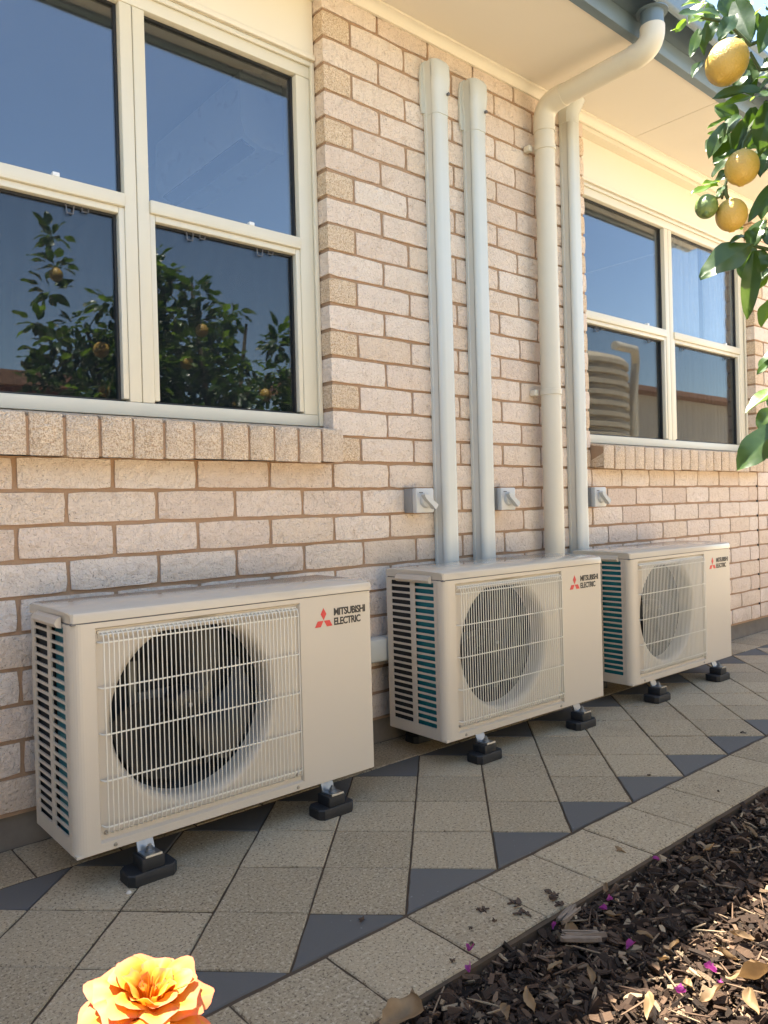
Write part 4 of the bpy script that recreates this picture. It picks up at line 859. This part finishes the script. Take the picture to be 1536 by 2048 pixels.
# ------------------------------------------------------------------ the garden behind the camera, seen in the panes, plus an added side fence
fen = tag(empty('steel_fence', (0, -4.6, -.05)), 'cream corrugated steel boundary fence at the back of the garden', 'fence')
for i in range(8):
    x = -2.8+2.4*i; b = MB(); n = 24; vs = []
    for j in range(n+1):
        yy = .018*(1 if (j//2) % 2 else -1); vs += [(x+2.34*j/n, yy, .05), (x+2.34*j/n, yy, 1.80)]
    b.add(vs, [(2*j, 2*j+2, 2*j+3, 2*j+1) for j in range(n)]); b.build('fence_sheet', M['fence'], fen, smooth=0)
    MB().box(x-.06, x, -.03, .03, 0, 1.88).build('fence_post', M['fence'], fen, smooth=0); MB().box(x+.0005, x+2.339, -.025, .025, 1.801, 1.84).build('fence_rail', M['fence'], fen, smooth=0)
sf = tag(empty('added_side_fence', (-2.8, -4.55, -.05)), 'unseen slate steel side fence added to darken left-facing sides', 'fence')  # unseen fence, added to shade the sides that face left
for i in range(2):
    y = .08+2.2*i; b = MB(); n = 22; vs = []
    for j in range(n+1):
        xx = .018*(1 if (j//2) % 2 else -1); vs += [(xx, y+2.14*j/n, .05), (xx, y+2.14*j/n, 1.80)]
    b.add(vs, [(2*j, 2*j+2, 2*j+3, 2*j+1) for j in range(n)]); b.build('fence_sheet', M['steel'], sf, smooth=0)
    MB().box(-.03, .03, y-.06, y-.001, 0, 1.88).build('fence_post', M['steel'], sf, smooth=0); MB().box(-.025, .025, y, y+2.139, 1.801, 1.84).build('fence_rail', M['steel'], sf, smooth=0)
tank = tag(empty('water_tank', (4.75, -2.75, -.05)), 'ribbed beige round rainwater tank standing in the garden', 'water tank')
pr = [(0, 2.30), (.25, 2.29), (.55, 2.27)]; pr = [(.0, 2.34), (.3, 2.33), (.8, 2.24), (.92, 2.20)]
for i in range(22): z = 2.16-.098*i; pr += [(.95, z), (.95, z-.040), (.915, z-.052), (.915, z-.088)]
MB().lathe(pr, 56).build('shell', M['tank'], tank, recalc=True)
MB().tube([(.55, .62, 2.40), (.85, .66, 2.38), (1.05, .55, 2.30), (1.08, .5, 2.0), (1.08, .5, .05)], .045, 12).build('inlet_pipe', M['pvc'], tank)
MB().lathe([(0, .08), (.2, .08), (.22, .0), (.22, -.03)], 24, (0, 0, 2.33)).build('hatch', M['tank'], tank)
nb = tag(empty('neighbour_house', (18, -10, -.05)), 'pale rendered neighbouring house with terracotta roof beyond the fence', 'house')
MB().box(-8, 10, -5, 0, 0, 3.95).build('wall', M['rend'], nb, smooth=0)
MB().prism([(.5, 3.96), (.5, 4.1), (-2.5, 4.4), (-5.6, 4.1), (-5.6, 3.96)], 'x', -8.5, 10.5).build('roof', M['tile'], nb, smooth=0, recalc=True)
for x in (-5, -1, 3, 7): MB().box(x, x+1.4, -.02, .03, 1.2, 2.3).build('window', M['inner'], nb, smooth=0)
gg = tag(empty('neighbour_garage', (-1.2, -8.2, -.05)), 'dark red brick garage with flat top beyond the fence', 'garage')
MB().box(-4, 3.3, -4, 0, 0, 2.5).build('wall', M['redbrick'], gg, smooth=0); MB().box(-4.1, 3.4, -4.1, .12, 2.501, 2.68).build('roof', M['tile'], gg, smooth=0)
